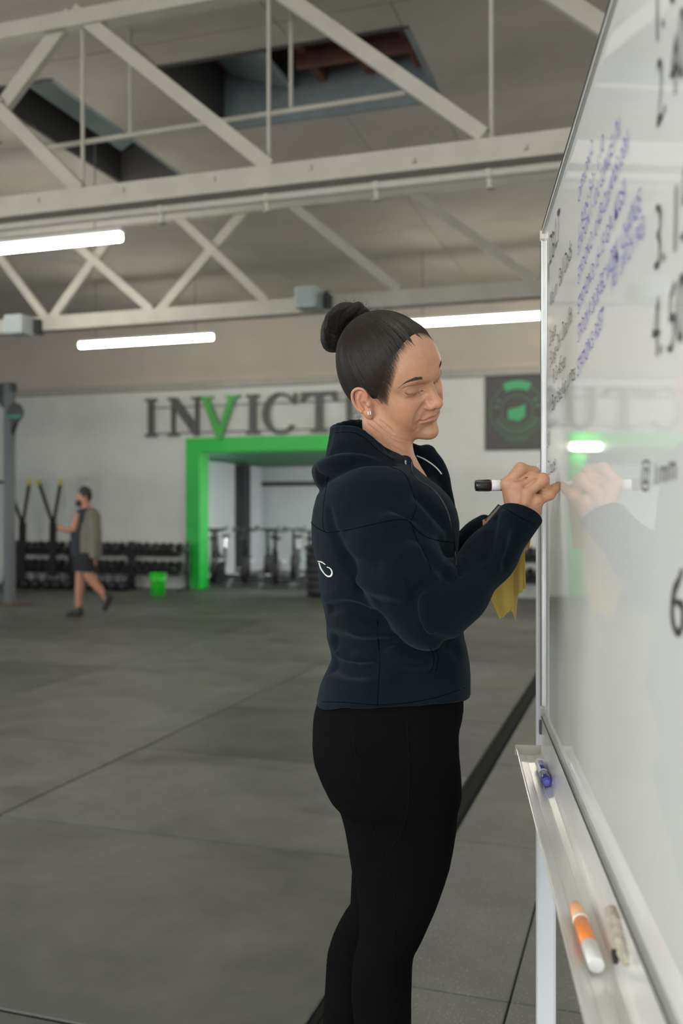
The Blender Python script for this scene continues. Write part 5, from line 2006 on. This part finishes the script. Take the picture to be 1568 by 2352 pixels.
def build_bikes():
    order = ('first', 'second', 'third', 'fourth')
    for k, (px, du, row) in enumerate([(p, .95 + .12 * (j % 2), 'front') for j, p in enumerate((490, 562, 634, 712))] + [(p, 2.5, 'back') for p in (508, 566, 622, 680)]):
        u = U_WALL + du
        c = on_u(px, CY, u)
        b = thing('exercise_bike', 'black exercise bike, %s from the left in the %s row inside the green doorway' % (order[k % 4], row), 'bike', (c[0], c[1], 0), RNG.uniform(-.12, .12) - 1.25, 'exercise bikes in the doorway')
        bm = bmesh.new()
        add_bar(bm, (-.48, -.24, .03), (-.48, .24, .03), .06, .05)
        add_bar(bm, (.48, -.24, .03), (.48, .24, .03), .06, .05)
        add_bar(bm, (-.48, 0, .05), (.48, 0, .05), .06, .06)
        add_bar(bm, (-.20, 0, .05), (-.34, 0, .62), .06, .06)
        add_bar(bm, (.10, 0, .05), (.38, 0, .70), .06, .06)
        add_bar(bm, (-.27, 0, .38), (.24, 0, .36), .05, .06)
        bm_obj('frame', bm, MATS['steel_dark'], b)
        bm = bmesh.new()
        add_cyl(bm, (.30, -.05, .30), (.30, .05, .30), .24, seg=28)
        add_cyl(bm, (.30, -.065, .30), (.30, .065, .30), .05, seg=14)
        bm_obj('flywheel', bm, MATS['rubber_black'], b)
        bm = bmesh.new()
        add_tube(bm, [(.38, 0, .68), (.42, 0, .95), (.45, 0, 1.02)], .028, 8)
        add_tube(bm, [(.28, -.20, 1.08), (.40, -.21, 1.03), (.45, -.12, 1.02), (.45, .12, 1.02), (.40, .21, 1.03), (.28, .20, 1.08)], .018, 8)
        bm_obj('handlebar', bm, MATS['steel_dark'], b, smooth=True)
        bm = bmesh.new()
        add_cyl(bm, (-.34, 0, .60), (-.38, 0, .82), .02, seg=10)
        bm_obj('seat_post', bm, MATS['chrome'], b)
        bm = bmesh.new()
        add_sphere(bm, (-.40, 0, .86), .12, 16, (1.0, .80, .30))
        add_sphere(bm, (-.28, 0, .865), .07, 12, (1.4, .5, .35))
        bm_obj('seat', bm, MATS['rubber_black'], b, smooth=True)
        for s in (-1, 1):
            bm = bmesh.new()
            add_bar(bm, (-.02, s * .07, .34), (-.02 + s * .10, s * .09, .34 + s * .13), .02, .03)
            add_box(bm, (-.02 + s * .10, s * .15, .34 + s * .13), (.10, .10, .025))
            bm_obj('pedal', bm, MATS['chrome'], b)
    # lidded black bin left of the woman
    c = on_z(734, 1372, 0)
    t = thing('waste_bin', 'tall ribbed black bin standing behind the back of the woman', 'bin', (c[0], c[1] + .2, 0))
    prof = [(.25, 0), (.27, .02)]
    for k in range(6):
        z = .06 + k * .115
        prof += [(.275 + .004 * k, z), (.285 + .004 * k, z + .02), (.285 + .004 * k, z + .04), (.275 + .004 * k, z + .06)]
    prof += [(.30, .76)]
    bm = bmesh.new()
    add_lathe(bm, prof, (0, 0, 0), 28)
    bm_obj('body', bm, MATS['rubber_black'], t, smooth=True)
    bm = bmesh.new()
    add_lathe(bm, [(.30, .76), (.325, .765), (.325, .80), (.29, .835), (.10, .86), (.0, .862)], (0, 0, 0), 28)
    bm_obj('lid', bm, MATS['steel_dark'], t, smooth=True)


def build_bucket():
    c = on_z(363, 1367, 0)
    t = thing('bucket', 'bright green plastic bucket on the floor beside the doorway', 'bucket', c)
    bm = bmesh.new()
    add_lathe(bm, [(.10, 0), (.112, .004), (.125, .235), (.140, .24), (.140, .262), (.130, .266), (.142, .34), (.150, .345), (.150, .36), (.140, .36), (.134, .30), (.112, .02), (.0, .015)], (0, 0, 0), 28)
    bm_obj('pail', bm, MATS['bucket_green'], t, smooth=True)
    bm = bmesh.new()
    add_tube(bm, [(.148 * math.cos(a), -.05 * math.sin(a) - .09 * math.sin(a), .33 - .13 * math.sin(a)) for a in np.linspace(0, math.pi, 13)], .004, 6)
    bm_obj('handle', bm, MATS['chrome'], t)


def build_rig():
    b = on_z(22, 1390, 0)
    yc = 13.66
    r = thing('rig_post', 'tall dark steel rig post at the left edge with a ball target', 'rig', b)
    top = 3.24
    box_obj('post', (0, 0, top / 2), (.125, .125, top), MATS['steel_grey_paint'], r, .012)
    box_obj('base_plate', (0, 0, .012), (.46, .40, .024), mat('plate_brown', (.10, .06, .04), rough=.7, noise=.2), r, .004)
    bm = bmesh.new()
    add_bar(bm, (-3.4, 0, top - .06), (.08, 0, top - .06), .12, .12)
    bm_obj('crossbeam', bm, MATS['steel_dark'], r)
    bm = bmesh.new()
    add_prism(bm, [(-.34, top - .12), (-.06, top - .12), (-.06, top - .42)], Matrix.Translation((0, .01, 0)) @ Matrix.Rotation(math.pi / 2, 4, 'X'), .02)
    bm_obj('gusset', bm, MATS['steel_dark'], r)
    bm = bmesh.new()
    add_cyl(bm, (-2.2, 0, 1.80), (-.05, 0, 1.80), .022, seg=12)
    bm_obj('pull_bar', bm, MATS['steel_dark'], r)
    zc = EYE + (CY - 950) / F * yc
    x = on_depth(45, 950, yc)[0] - b[0] + .01
    yy = on_depth(45, 950, yc)[1] - b[1] - .10
    bm = bmesh.new()
    rot = Matrix.Rotation(math.pi / 2, 3, 'X') 
    add_lathe(bm, [(.0, 0), (.135, 0), (.143, .008), (.143, .025), (.135, .033), (.0, .034)], (x, yy, zc), 32, rot)
    bm_obj('ball_target', bm, MATS['steel_dark'], r, smooth=False)
    bm = bmesh.new()
    add_box(bm, (x, yy - .038, zc - .055), (.25, .006, .045))
    bm_obj('target_band', bm, mat('target_green', (.01, .22, .12), rough=.5), r)
    bm = bmesh.new()
    add_bar(bm, (.05, 0, zc - .30), (x, yy + .03, zc - .12), .04, .03)
    add_bar(bm, (.05, 0, zc - .05), (x, yy + .03, zc - .05), .04, .03)
    bm_obj('target_bracket', bm, MATS['steel_dark'], r)

    # webbing trainers hung in V shapes on a rail
    u = U_WALL - .9
    zr = on_u(100, 1100, u)[2]
    rl = thing('wall_rail', 'thin white rail carrying the hanging black straps', 'rail', (-9.8, u, zr + .03))
    bm = bmesh.new()
    add_cyl(bm, (-2.6, 0, 0), (.12, 0, 0), .005, seg=8)
    bm_obj('bar', bm, MATS['lamp_white'], rl)
    for s in (-2.5, .10):
        bm = bmesh.new()
        add_bar(bm, (s, 0, 0), (s, .89, 0), .03, .03)
        bm_obj('arm', bm, MATS['lamp_white'], rl)
    for lab, tops, merge, low, wid in (('pair of black hanging straps between the rig post and the walking man', ((88, 1104), (140, 1104)), (122, 1204), (120, 1318), .115),
                                       ('pair of black hanging straps right behind the rig post', ((17, 1104), (68, 1104)), (52, 1204), (50, 1330), .125)):
        m = on_u(*merge, u)
        t = thing('strap_trainer', lab, 'straps', m)
        for q in tops:
            a = on_u(*q, u) - m
            bm = bmesh.new()
            add_bar(bm, a, (0, 0, -.02), .065, .012, (0, 1, 0))
            bm_obj('strap', bm, MATS['webbing_black'], t)
            bm = bmesh.new()
            add_box(bm, a + Vector((0, -.012, -.03)), (.075, .022, .09))
            bm_obj('anchor_tab', bm, MATS['webbing_yellow'], t)
        lo = on_u(*low, u) - m
        bm = bmesh.new()
        add_bar(bm, (0, 0, .03), lo, wid, .05, (0, 1, 0))
        bm_obj('strap_bundle', bm, MATS['webbing_black'], t)
        for s in (-1, 1):
            bm = bmesh.new()
            add_cyl(bm, lo + Vector((s * .05, -.07, -.02)), lo + Vector((s * .05, .07, -.02)), .019, seg=10)
            bm_obj('grip', bm, MATS['rubber_black'], t)


# ------------------------------------------------------------------ the man walking past
MY = 12.2


def M_(px, py, dy=0.0):
    yc = MY + dy
    return ((px - CX) / F * yc + MX0, dy, EYE + (CY - py) / F * yc)


MX0 = -(193 - CX) / F * MY


def build_man():
    root = c2w(-MX0, MY, 0)
    man = thing('person', 'bearded man in an olive overshirt and black shorts walking past the racks', 'person', root, YAW)
    s = MY / F
    skin = mat('man_skin', (.42, .20, .125), rough=.55, noise=.08, nscale=20)

    def arms(p):
        d = chain(p, [M_(178, 1184, -.10), M_(170, 1216, -.13), M_(150, 1218, -.16), M_(140, 1214, -.17)], [.045, .040, .033, .030])
        for k in range(4):
            d = np.minimum(d, chain(p, [M_(141, 1214, -.17), M_(134 - .6 * k, 1210 + 2.6 * k, -.18 + .012 * k), M_(131, 1213 + 2.4 * k, -.185 + .01 * k)], [.012, .010, .009]))
        d = np.minimum(d, chain(p, [M_(142, 1212, -.165), M_(138, 1207, -.17)], [.013, .010]))
        f = chain(p, [M_(216, 1186, -.06), M_(221, 1225, -.11), M_(219, 1262, -.12), M_(217, 1284, -.13)], [.05, .046, .036, .026])
        for k in range(4):
            f = np.minimum(f, chain(p, [M_(217, 1284, -.13), M_(214 + 2 * k, 1294, -.135), M_(213 + 2 * k, 1301, -.13)], [.012, .0105, .009]))
        f = np.minimum(f, chain(p, [M_(215, 1283, -.14), M_(211, 1292, -.15)], [.013, .010]))
        return d, f

    def body(p):
        d = ell(p, M_(194, 1139), (.085, .070, .115))
        d = smin(d, ell(p, M_(189, 1150), (.070, .058, .085)), .03)
        d = smin(d, chain(p, [M_(177.5, 1142), M_(174.5, 1147.5)], [.012, .016]), .012)
        d = smin(d, chain(p, [M_(178, 1153), M_(178, 1157)], [.018, .022]), .02)
        d = smax(d, -np.minimum(ell(p, M_(178, 1139.5, -.034), (.014, .014, .010)), ell(p, M_(178, 1139.5, .034), (.014, .014, .010))), .01)
        d = np.minimum(d, np.minimum(ell(p, M_(178.8, 1140, -.032), (.010, .011, .008)), ell(p, M_(178.8, 1140, .032), (.010, .011, .008))))
        d = smin(d, ell(p, M_(197, 1143, -.072), (.018, .008, .030)), .006)
        d = smin(d, ell(p, M_(197, 1143, .072), (.018, .008, .030)), .006)
        d = smin(d, chain(p, [M_(197, 1150), M_(199, 1182)], [.055, .062]), .03)
        d = smin(d, chain(p, [M_(199, 1190), M_(196, 1285)], [.11, .11]), .05)
        a, f = arms(p)
        d = smin(smin(d, a, .02), f, .02)
        # front leg planted, rear leg lifting off
        lf = chain(p, [M_(190, 1285, .09), M_(184, 1335, .09), M_(183, 1352, .09), M_(180, 1395, .09), M_(180, 1404, .09)], [.090, .062, .060, .036, .038])
        lf = smin(lf, chain(p, [M_(180, 1404, .09), M_(158, 1409, .09)], [.036, .026]), .02)
        lr = chain(p, [M_(200, 1285, -.09), M_(206, 1322, -.09), M_(214, 1336, -.09), M_(237, 1364, -.09), M_(245, 1376, -.09)], [.092, .070, .060, .042, .036])
        lr = smin(lr, chain(p, [M_(246, 1372, -.09), M_(241, 1394, -.09)], [.034, .026]), .02)
        return smin(d, smin(lf, lr, .02), .03)

    v0, v1 = A3(M_(120, 1425)) - A3((0, .34, 0)), A3(M_(262, 1108)) + A3((0, .34, 0))
    b = sdf_obj('body', body, v0, v1, .010, skin, man, slack=1.6)

    def hair(p):
        d = smin(ell(p, M_(195.5, 1137), (.092, .077, .120)), ell(p, M_(190, 1149), (.070, .058, .085)), .02)
        cut = (p[:, 0] - f4(M_(186, 0)[0])) * f4(.75) + (p[:, 2] - f4(M_(0, 1134)[2])) * f4(.66)
        d = smax(d, -cut, .01)
        return smax(d, f4(M_(0, 1158)[2]) - p[:, 2], .01)
    sdf_obj('hair', hair, M_(165, 1170, -.12), A3(M_(222, 1105, .12)), .007, mat('man_hair', (.014, .010, .008), rough=.6, bump=.4, bscale=90), man)

    def beard(p):
        d = smin(ell(p, M_(189, 1150.5), (.076, .064, .090)), chain(p, [M_(178, 1153), M_(178.5, 1158)], [.025, .029]), .02)
        d = smax(d, p[:, 2] - f4(M_(0, 1149)[2]) - (p[:, 0] - f4(M_(178, 0)[0])) * f4(.5), .008)
        return smax(d, -ell(p, M_(174.5, 1151), (.014, .020, .007)), .004)
    sdf_obj('beard', beard, M_(165, 1180, -.1), A3(M_(212, 1135, .1)), .006, MATS['man_hair'], man)

    def shirt(p):
        d = chain(p, [M_(194, 1190), M_(188, 1225), M_(187, 1270)], [.135, .145, .135])
        d = smin(d, chain(p, [M_(200, 1182, -.08), M_(198, 1182, .08)], [.085, .085]), .06)
        d = ell(p, M_(188, 1228), (.185, .195, .40)) if False else d
        d = smax(d, f4(M_(0, 1288)[2]) - p[:, 2], .01)
        return smax(d, -cap(p, M_(196, 1150), M_(196, 1172), .066, .066), .01)
    sdf_obj('tee_shirt', shirt, A3(M_(145, 1295)) - A3((0, .28, 0)), A3(M_(245, 1160)) + A3((0, .28, 0)), .010, mat('tee_navy', (.020, .026, .034), rough=.85, bump=.3, bscale=30), man)

    def over(p):
        d = chain(p, [M_(206, 1190), M_(204, 1225), M_(206, 1268)], [.140, .160, .160])
        d = smin(d, chain(p, [M_(210, 1184, -.10), M_(206, 1184, .12)], [.088, .085]), .06)
        d = smax(d, f4(M_(186, 0)[0]) - p[:, 0], .02)
        d = smin(d, chain(p, [M_(214, 1188, -.10), M_(219, 1225, -.15), M_(217, 1276, -.15)], [.085, .080, .066]), .02)
        for x0 in (196, 208, 226):
            d = smax(d, -chain(p, [M_(x0, 1210, -.24), M_(x0 + 2, 1280, -.23)], [.012, .016]), .03)
        d = smax(d, f4(M_(0, 1282)[2]) - p[:, 2], .01)
        return smax(d, -cap(p, M_(196, 1150), M_(196, 1174), .070, .070), .01)
    sdf_obj('overshirt', over, A3(M_(175, 1292)) - A3((0, .32, 0)), A3(M_(250, 1160)) + A3((0, .30, 0)), .010, mat('olive_cloth', (.155, .145, .115), rough=.9, noise=.12, nscale=8, bump=.4, bscale=26), man)

    def shorts(p):
        d = chain(p, [M_(196, 1270), M_(196, 1288)], [.150, .150])
        d = smin(d, chain(p, [M_(190, 1285, .09), M_(185, 1316, .09)], [.115, .105]), .03)
        d = smin(d, chain(p, [M_(200, 1285, -.09), M_(206, 1318, -.09)], [.115, .110]), .03)
        d = smax(d, p[:, 2] - f4(M_(0, 1268)[2]), .01)
        return smax(d, f4(M_(0, 1312)[2]) - p[:, 2], .01)
    sdf_obj('shorts', shorts, A3(M_(150, 1325)) - A3((0, .28, 0)), A3(M_(242, 1260)) + A3((0, .28, 0)), .010, mat('shorts_black', (.011, .012, .014), rough=.85), man)

    def shoe_f(p):
        d = chain(p, [M_(183, 1406, .09), M_(158, 1411, .09)], [.052, .038])
        d = smin(d, chain(p, [M_(182, 1406, .09), M_(181, 1398, .09)], [.046, .042]), .02)
        return smax(d, f4(.004) - p[:, 2], .008)
    sdf_obj('shoe', shoe_f, A3(M_(140, 1425, .02)), A3(M_(200, 1385, .16)), .008, mat('shoe_dark', (.022, .020, .018), rough=.7), man)

    def shoe_r(p):
        d = chain(p, [M_(250, 1372, -.09), M_(241, 1398, -.09)], [.050, .036])
        return smin(d, cap(p, M_(247, 1370, -.09), M_(243, 1365, -.09), .046, .042), .02)
    sdf_obj('shoe', shoe_r, A3(M_(225, 1412, -.17)), A3(M_(268, 1352, -.01)), .008, MATS['shoe_dark'], man)


# ------------------------------------------------------------------ whiteboard on its stand
BX, BK = .182, .1237            # board plane: x = BX + BK * depth, as seen along the lens
B_FAR = 1.987
BD = math.sqrt(1 + BK * BK)
B_ROOT = c2w(BX + BK * B_FAR, B_FAR, 0)
B_ROT = YAW + math.atan2(-1 / BD, -BK / BD)


def bpt(px, py):
    """angle of view -> (distance along the board from its far end, height)"""
    yc = BX / ((px - CX) / F - BK)
    return (B_FAR - yc) * BD, EYE + (CY - py) / F * yc


def build_board():
    w = thing('whiteboard', 'large white dry wipe board on a white stand, covered in workout notes', 'whiteboard', B_ROOT, B_ROT)
    S, Z0, Z1 = 1.86, .925, 1.958
    box_obj('panel', (S / 2, .011, (Z0 + Z1) / 2), (S - .006, .020, Z1 - Z0 - .006), MATS['board_white'], w)
    # aluminium edges with a dark joint
    fr = .014
    for nm, c, s in (('frame_rail', (S / 2, .010, Z1 - fr / 2), (S, .030, fr)), ('frame_rail', (S / 2, .010, Z0 + fr / 2), (S, .030, fr)),
                     ('frame_rail', (fr / 2 - .002, .010, (Z0 + Z1) / 2), (fr, .030, Z1 - Z0 - .03)), ('frame_rail', (S - fr / 2 + .002, .010, (Z0 + Z1) / 2), (fr, .030, Z1 - Z0 - .03))):
        box_obj(nm, c, s, MATS['board_frame'], w, .002)
    for nm, c, s in (('frame_groove', (S / 2, -.0052, Z1 - .006), (S - .02, .002, .0022)), ('frame_groove', (S / 2, -.0052, Z0 + .006), (S - .02, .002, .0022)),
                     ('frame_groove', (.005, -.0052, (Z0 + Z1) / 2), (.0018, .002, Z1 - Z0 - .05))):
        box_obj(nm, c, s, MATS['frame_joint_dark'], w)
    for x, z in ((.010, Z1 - .012), (.010, Z0 + .012), (S - .010, Z1 - .012), (S - .010, Z0 + .012)):
        box_obj('corner_cap', (x, .010, z), (.028, .034, .028), MATS['cream_plastic'], w, .006)
    # pen tray: thin folded section along the lower edge
    sec = [(.000, .928), (-.0035, .926), (-.0045, .864), (-.0075, .8475), (-.018, .8445), (-.0185, .8458), (-.0200, .8458), (-.0205, .8445), (-.0345, .8445), (-.0350, .8458), (-.0365, .8458), (-.0370, .8445), (-.050, .8455), (-.0555, .859), (-.0572, .859), (-.0520, .8430), (-.006, .8425), (-.0015, .850), (.000, .864)]
    bm = bmesh.new()
    add_prism(bm, sec, Matrix.Translation((.004, 0, 0)) @ Matrix(((0, 0, 1, 0), (1, 0, 0, 0), (0, 1, 0, 0), (0, 0, 0, 1))), S - .008)
    bm_obj('pen_tray', bm, MATS['tray_metal'], w)
    bm = bmesh.new()
    add_box(bm, (0, -.0285, .853), (.008, .061, .022), None, .003)
    bm_obj('tray_end_cap', bm, MATS['cream_plastic'], w)
    bm = bmesh.new()
    add_box(bm, (.008, -.004, .905), (.012, .010, .03), None, .002)
    bm_obj('hinge_screw', bm, MATS['steel_grey_paint'], w)
    # stand: a post at each end, cross feet and casters
    for x in (-.024, S + .024):
        bm = bmesh.new()
        add_box(bm, (x, .008, .765), (.040, .040, 1.40), None, .006)
        bm_obj('post', bm, MATS['post_white'], w)
        bm = bmesh.new()
        add_box(bm, (x, .008, .09), (.045, .62, .04), None, .006)
        bm_obj('foot', bm, MATS['post_white'], w)
        for s in (-1, 1):
            bm = bmesh.new()
            add_cyl(bm, (x - .012, .008 + s * .27, .034), (x + .012, .008 + s * .27, .034), .034, seg=18)
            add_box(bm, (x, .008 + s * .27, .064), (.034, .03, .014))
            bm_obj('caster', bm, MATS['rubber_black'], w)
    bm = bmesh.new()
    add_box(bm, (S / 2, .026, .13), (S + .02, .03, .03), None, .004)
    bm_obj('cross_bar', bm, MATS['post_white'], w)

    # handwriting
    def write(txt, p0, p1, h, m, depth=-.0007):
        s0, z0 = bpt(*p0)
        s1, z1 = bpt(*p1)
        cu = bpy.data.curves.new('writing', 'FONT')
        cu.body = txt
        cu.size = 1.0
        cu.offset = -.012
        cu.shear = .12
        to = bpy.data.objects.new('writing', cu)
        me = bpy.data.meshes.new_from_object(to)
        bpy.data.objects.remove(to)
        bpy.data.curves.remove(cu)
        n = len(me.vertices)
        co = np.zeros(n * 3, dtype=f4)
        me.vertices.foreach_get('co', co)
        co = co.reshape(-1, 3)
        wdt = co[:, 0].max() - co[:, 0].min()
        L = math.hypot(s1 - s0, z1 - z0)
        co[:, 0] = (co[:, 0] - co[:, 0].min()) * (L / wdt)
        wob = np.sin(co[:, 0] * 61) * .06 + np.sin(co[:, 0] * 143 + 1) * .05
        co[:, 1] = (co[:, 1] * (1 + wob) + wob * .4) * h / .72
        me.vertices.foreach_set('co', co.ravel())
        me.update()
        o = link('writing', me, m, w)
        o.matrix_local = Matrix.Translation((s0, depth, z0)) @ Matrix.Rotation(math.pi / 2, 4, 'X') @ Matrix.Rotation(math.atan2(z1 - z0, s1 - s0), 4, 'Z')
    K, V = MATS['ink_black'], MATS['ink_violet']
    write('DB/LT', (1262, 612), (1285, 545), 0.0585, K)
    write('1', (1259, 652), (1261, 640), 0.0390, K)
    write('Warm / Ball Dads', (1263, 712), (1312, 590), 0.0338, K)
    write('3 sets', (1262, 798), (1276, 768), 0.0312, K)
    write('5 Lunge OH / Dead lifts', (1263, 846), (1313, 738), 0.0312, K)
    write('R. 31-45 sec', (1270, 884), (1298, 840), 0.0286, K)
    write('1. Bum checkup jumps', (1263, 952), (1320, 868), 0.0312, K)
    write('30', (1257, 1032), (1262, 1020), 0.0286, K)
    write('3 sets', (1259, 1093), (1275, 1078), 0.0286, K)
    for t, a, b, h in (('OPTION 2', (1328, 470), (1360, 350), 0.0212), ('1. RUN: 5:2 - 1:10', (1329, 548), (1386, 340), 0.0224), ('STATION 1: 10 L LUNGE (7s)', (1327, 590), (1424, 300), 0.0236),
                       ('STATION 2: 10 KB CLEANS (20s)', (1327, 655), (1443, 335), 0.0236), ('STATION 3: 15-15 GA (KGS)', (1327, 725), (1436, 450), 0.0248),
                       ('STATION 4: 20-30-SEC WORK / CHANGE', (1327, 790), (1472, 480), 0.0260), ('(REST / SWITCH / PASS)', (1404, 668), (1480, 535), 0.0236), ('STATION 5: REST', (1326, 868), (1386, 745), 0.0260)):
        write(t, a, b, h, V)
    for t, a, b, h in (('1. 30 ab', (1508, 105), (1640, -270), 0.0590), ('2. 400 m', (1508, 300), (1640, 20), 0.0590), ('3. 1500', (1503, 630), (1640, 470), 0.0590), ('4. 50 cal', (1498, 830), (1640, 730), 0.0590),
                       ('@ 1mm', (1472, 1115), (1552, 1105), 0.0236), ('6 r', (1540, 1455), (1640, 1520), 0.0590)):
        write(t, a, b, h, K)


def marker_on_tray(name_label, s0, s1, n, r, spec):
    a, b = Vector((s0, -n[0], .8465 + r)), Vector((s1, -n[1], .8465 + r))
    t = thing('marker_pen', name_label, 'pen', B_ROOT, B_ROT)
    q = Vector((0, 0, 1)).rotation_difference((b - a).normalized()).to_matrix()
    L = (b - a).length
    for nm, f0, f1, r0, r1, m in spec:
        bm = bmesh.new()
        add_lathe(bm, [(r0 * .9, f0 * L), (r0, f0 * L + .001), (r1, f1 * L - .001), (r1 * .9, f1 * L)], a, 24, q)
        o = bm_obj(nm, bm, m, t)
        for pl in o.data.polygons:
            pl.use_smooth = len(pl.vertices) == 4
    return t


def build_tray_things():
    r = .0095
    white = mat('marker_white', (.74, .74, .72), rough=.35)
    t = marker_on_tray('blue capped marker pen lying in the far end of the tray', .105, .245, (.0170, .0150), r,
                       [('barrel', 0, .62, r * .92, r * .95, white), ('label_stripe', .12, .56, r * .97, r * .985, MATS['marker_blue']), ('cap', .62, .985, r, r, MATS['marker_blue']), ('cap_end', .985, 1.0, r * .6, r * .55, MATS['marker_blue_core'])])
    # leave the label as two printed fields on the white barrel
    lb = [c for c in t.children if c.name.startswith('label_stripe')][0]
    bm = bmesh.new()
    bm.from_mesh(lb.data)
    bm.faces.ensure_lookup_table()
    kill = [f for i, f in enumerate(bm.faces) if (i % 24) in (2, 3, 4, 5, 6, 14, 15, 16, 17, 18, 19, 20) or len(f.verts) > 4]
    bmesh.ops.delete(bm, geom=kill, context='FACES')
    bm.to_mesh(lb.data)
    bm.free()
    marker_on_tray('orange marker pen lying in the near half of the tray', .800, .958, (.0310, .0275), .0098,
                   [('cap', 0, .26, .0080, .0096, MATS['marker_orange_cap']), ('collar', .26, .31, .0103, .0103, white), ('barrel', .31, .70, .0096, .0096, MATS['marker_orange']), ('tail', .70, 1.0, .0098, .0092, white)])
    # crumpled beige wad of tape stuck behind the tray
    w = thing('tape_wad', 'crumpled beige wad of tape stuck on the tray back beside the orange pen', 'tape', B_ROOT, B_ROT)
    c = Vector((.955, -.0075, .900))
    def f(p):
        d = ell(p, c, (.040, .008, .016))
        d = smin(d, ell(p, c + Vector((.045, .001, -.006)), (.025, .006, .012)), .01)
        return d - f4(.0018) * (np.sin(p[:, 0] * 260) * np.sin(p[:, 2] * 310 + 1) * np.sin(p[:, 1] * 280 + 2)).astype(f4)
    sdf_obj('tape', f, c - Vector((.06, .02, .03)), c + Vector((.09, .02, .03)), .0016, MATS['wad_beige'], w)
    bm = bmesh.new()
    add_box(bm, c + Vector((.052, -.008, -.010)), (.016, .006, .008), Matrix.Rotation(.3, 3, 'Y'), .002)
    bm_obj('dark_end', bm, MATS['rubber_black'], w)


# ------------------------------------------------------------------ build everything
mats_room()
build_setting()
build_trusses()
build_lamps()
build_sign()
build_racks()
build_bikes()
build_bucket()
build_rig()
build_board()
build_tray_things()
build_man()
build_woman()
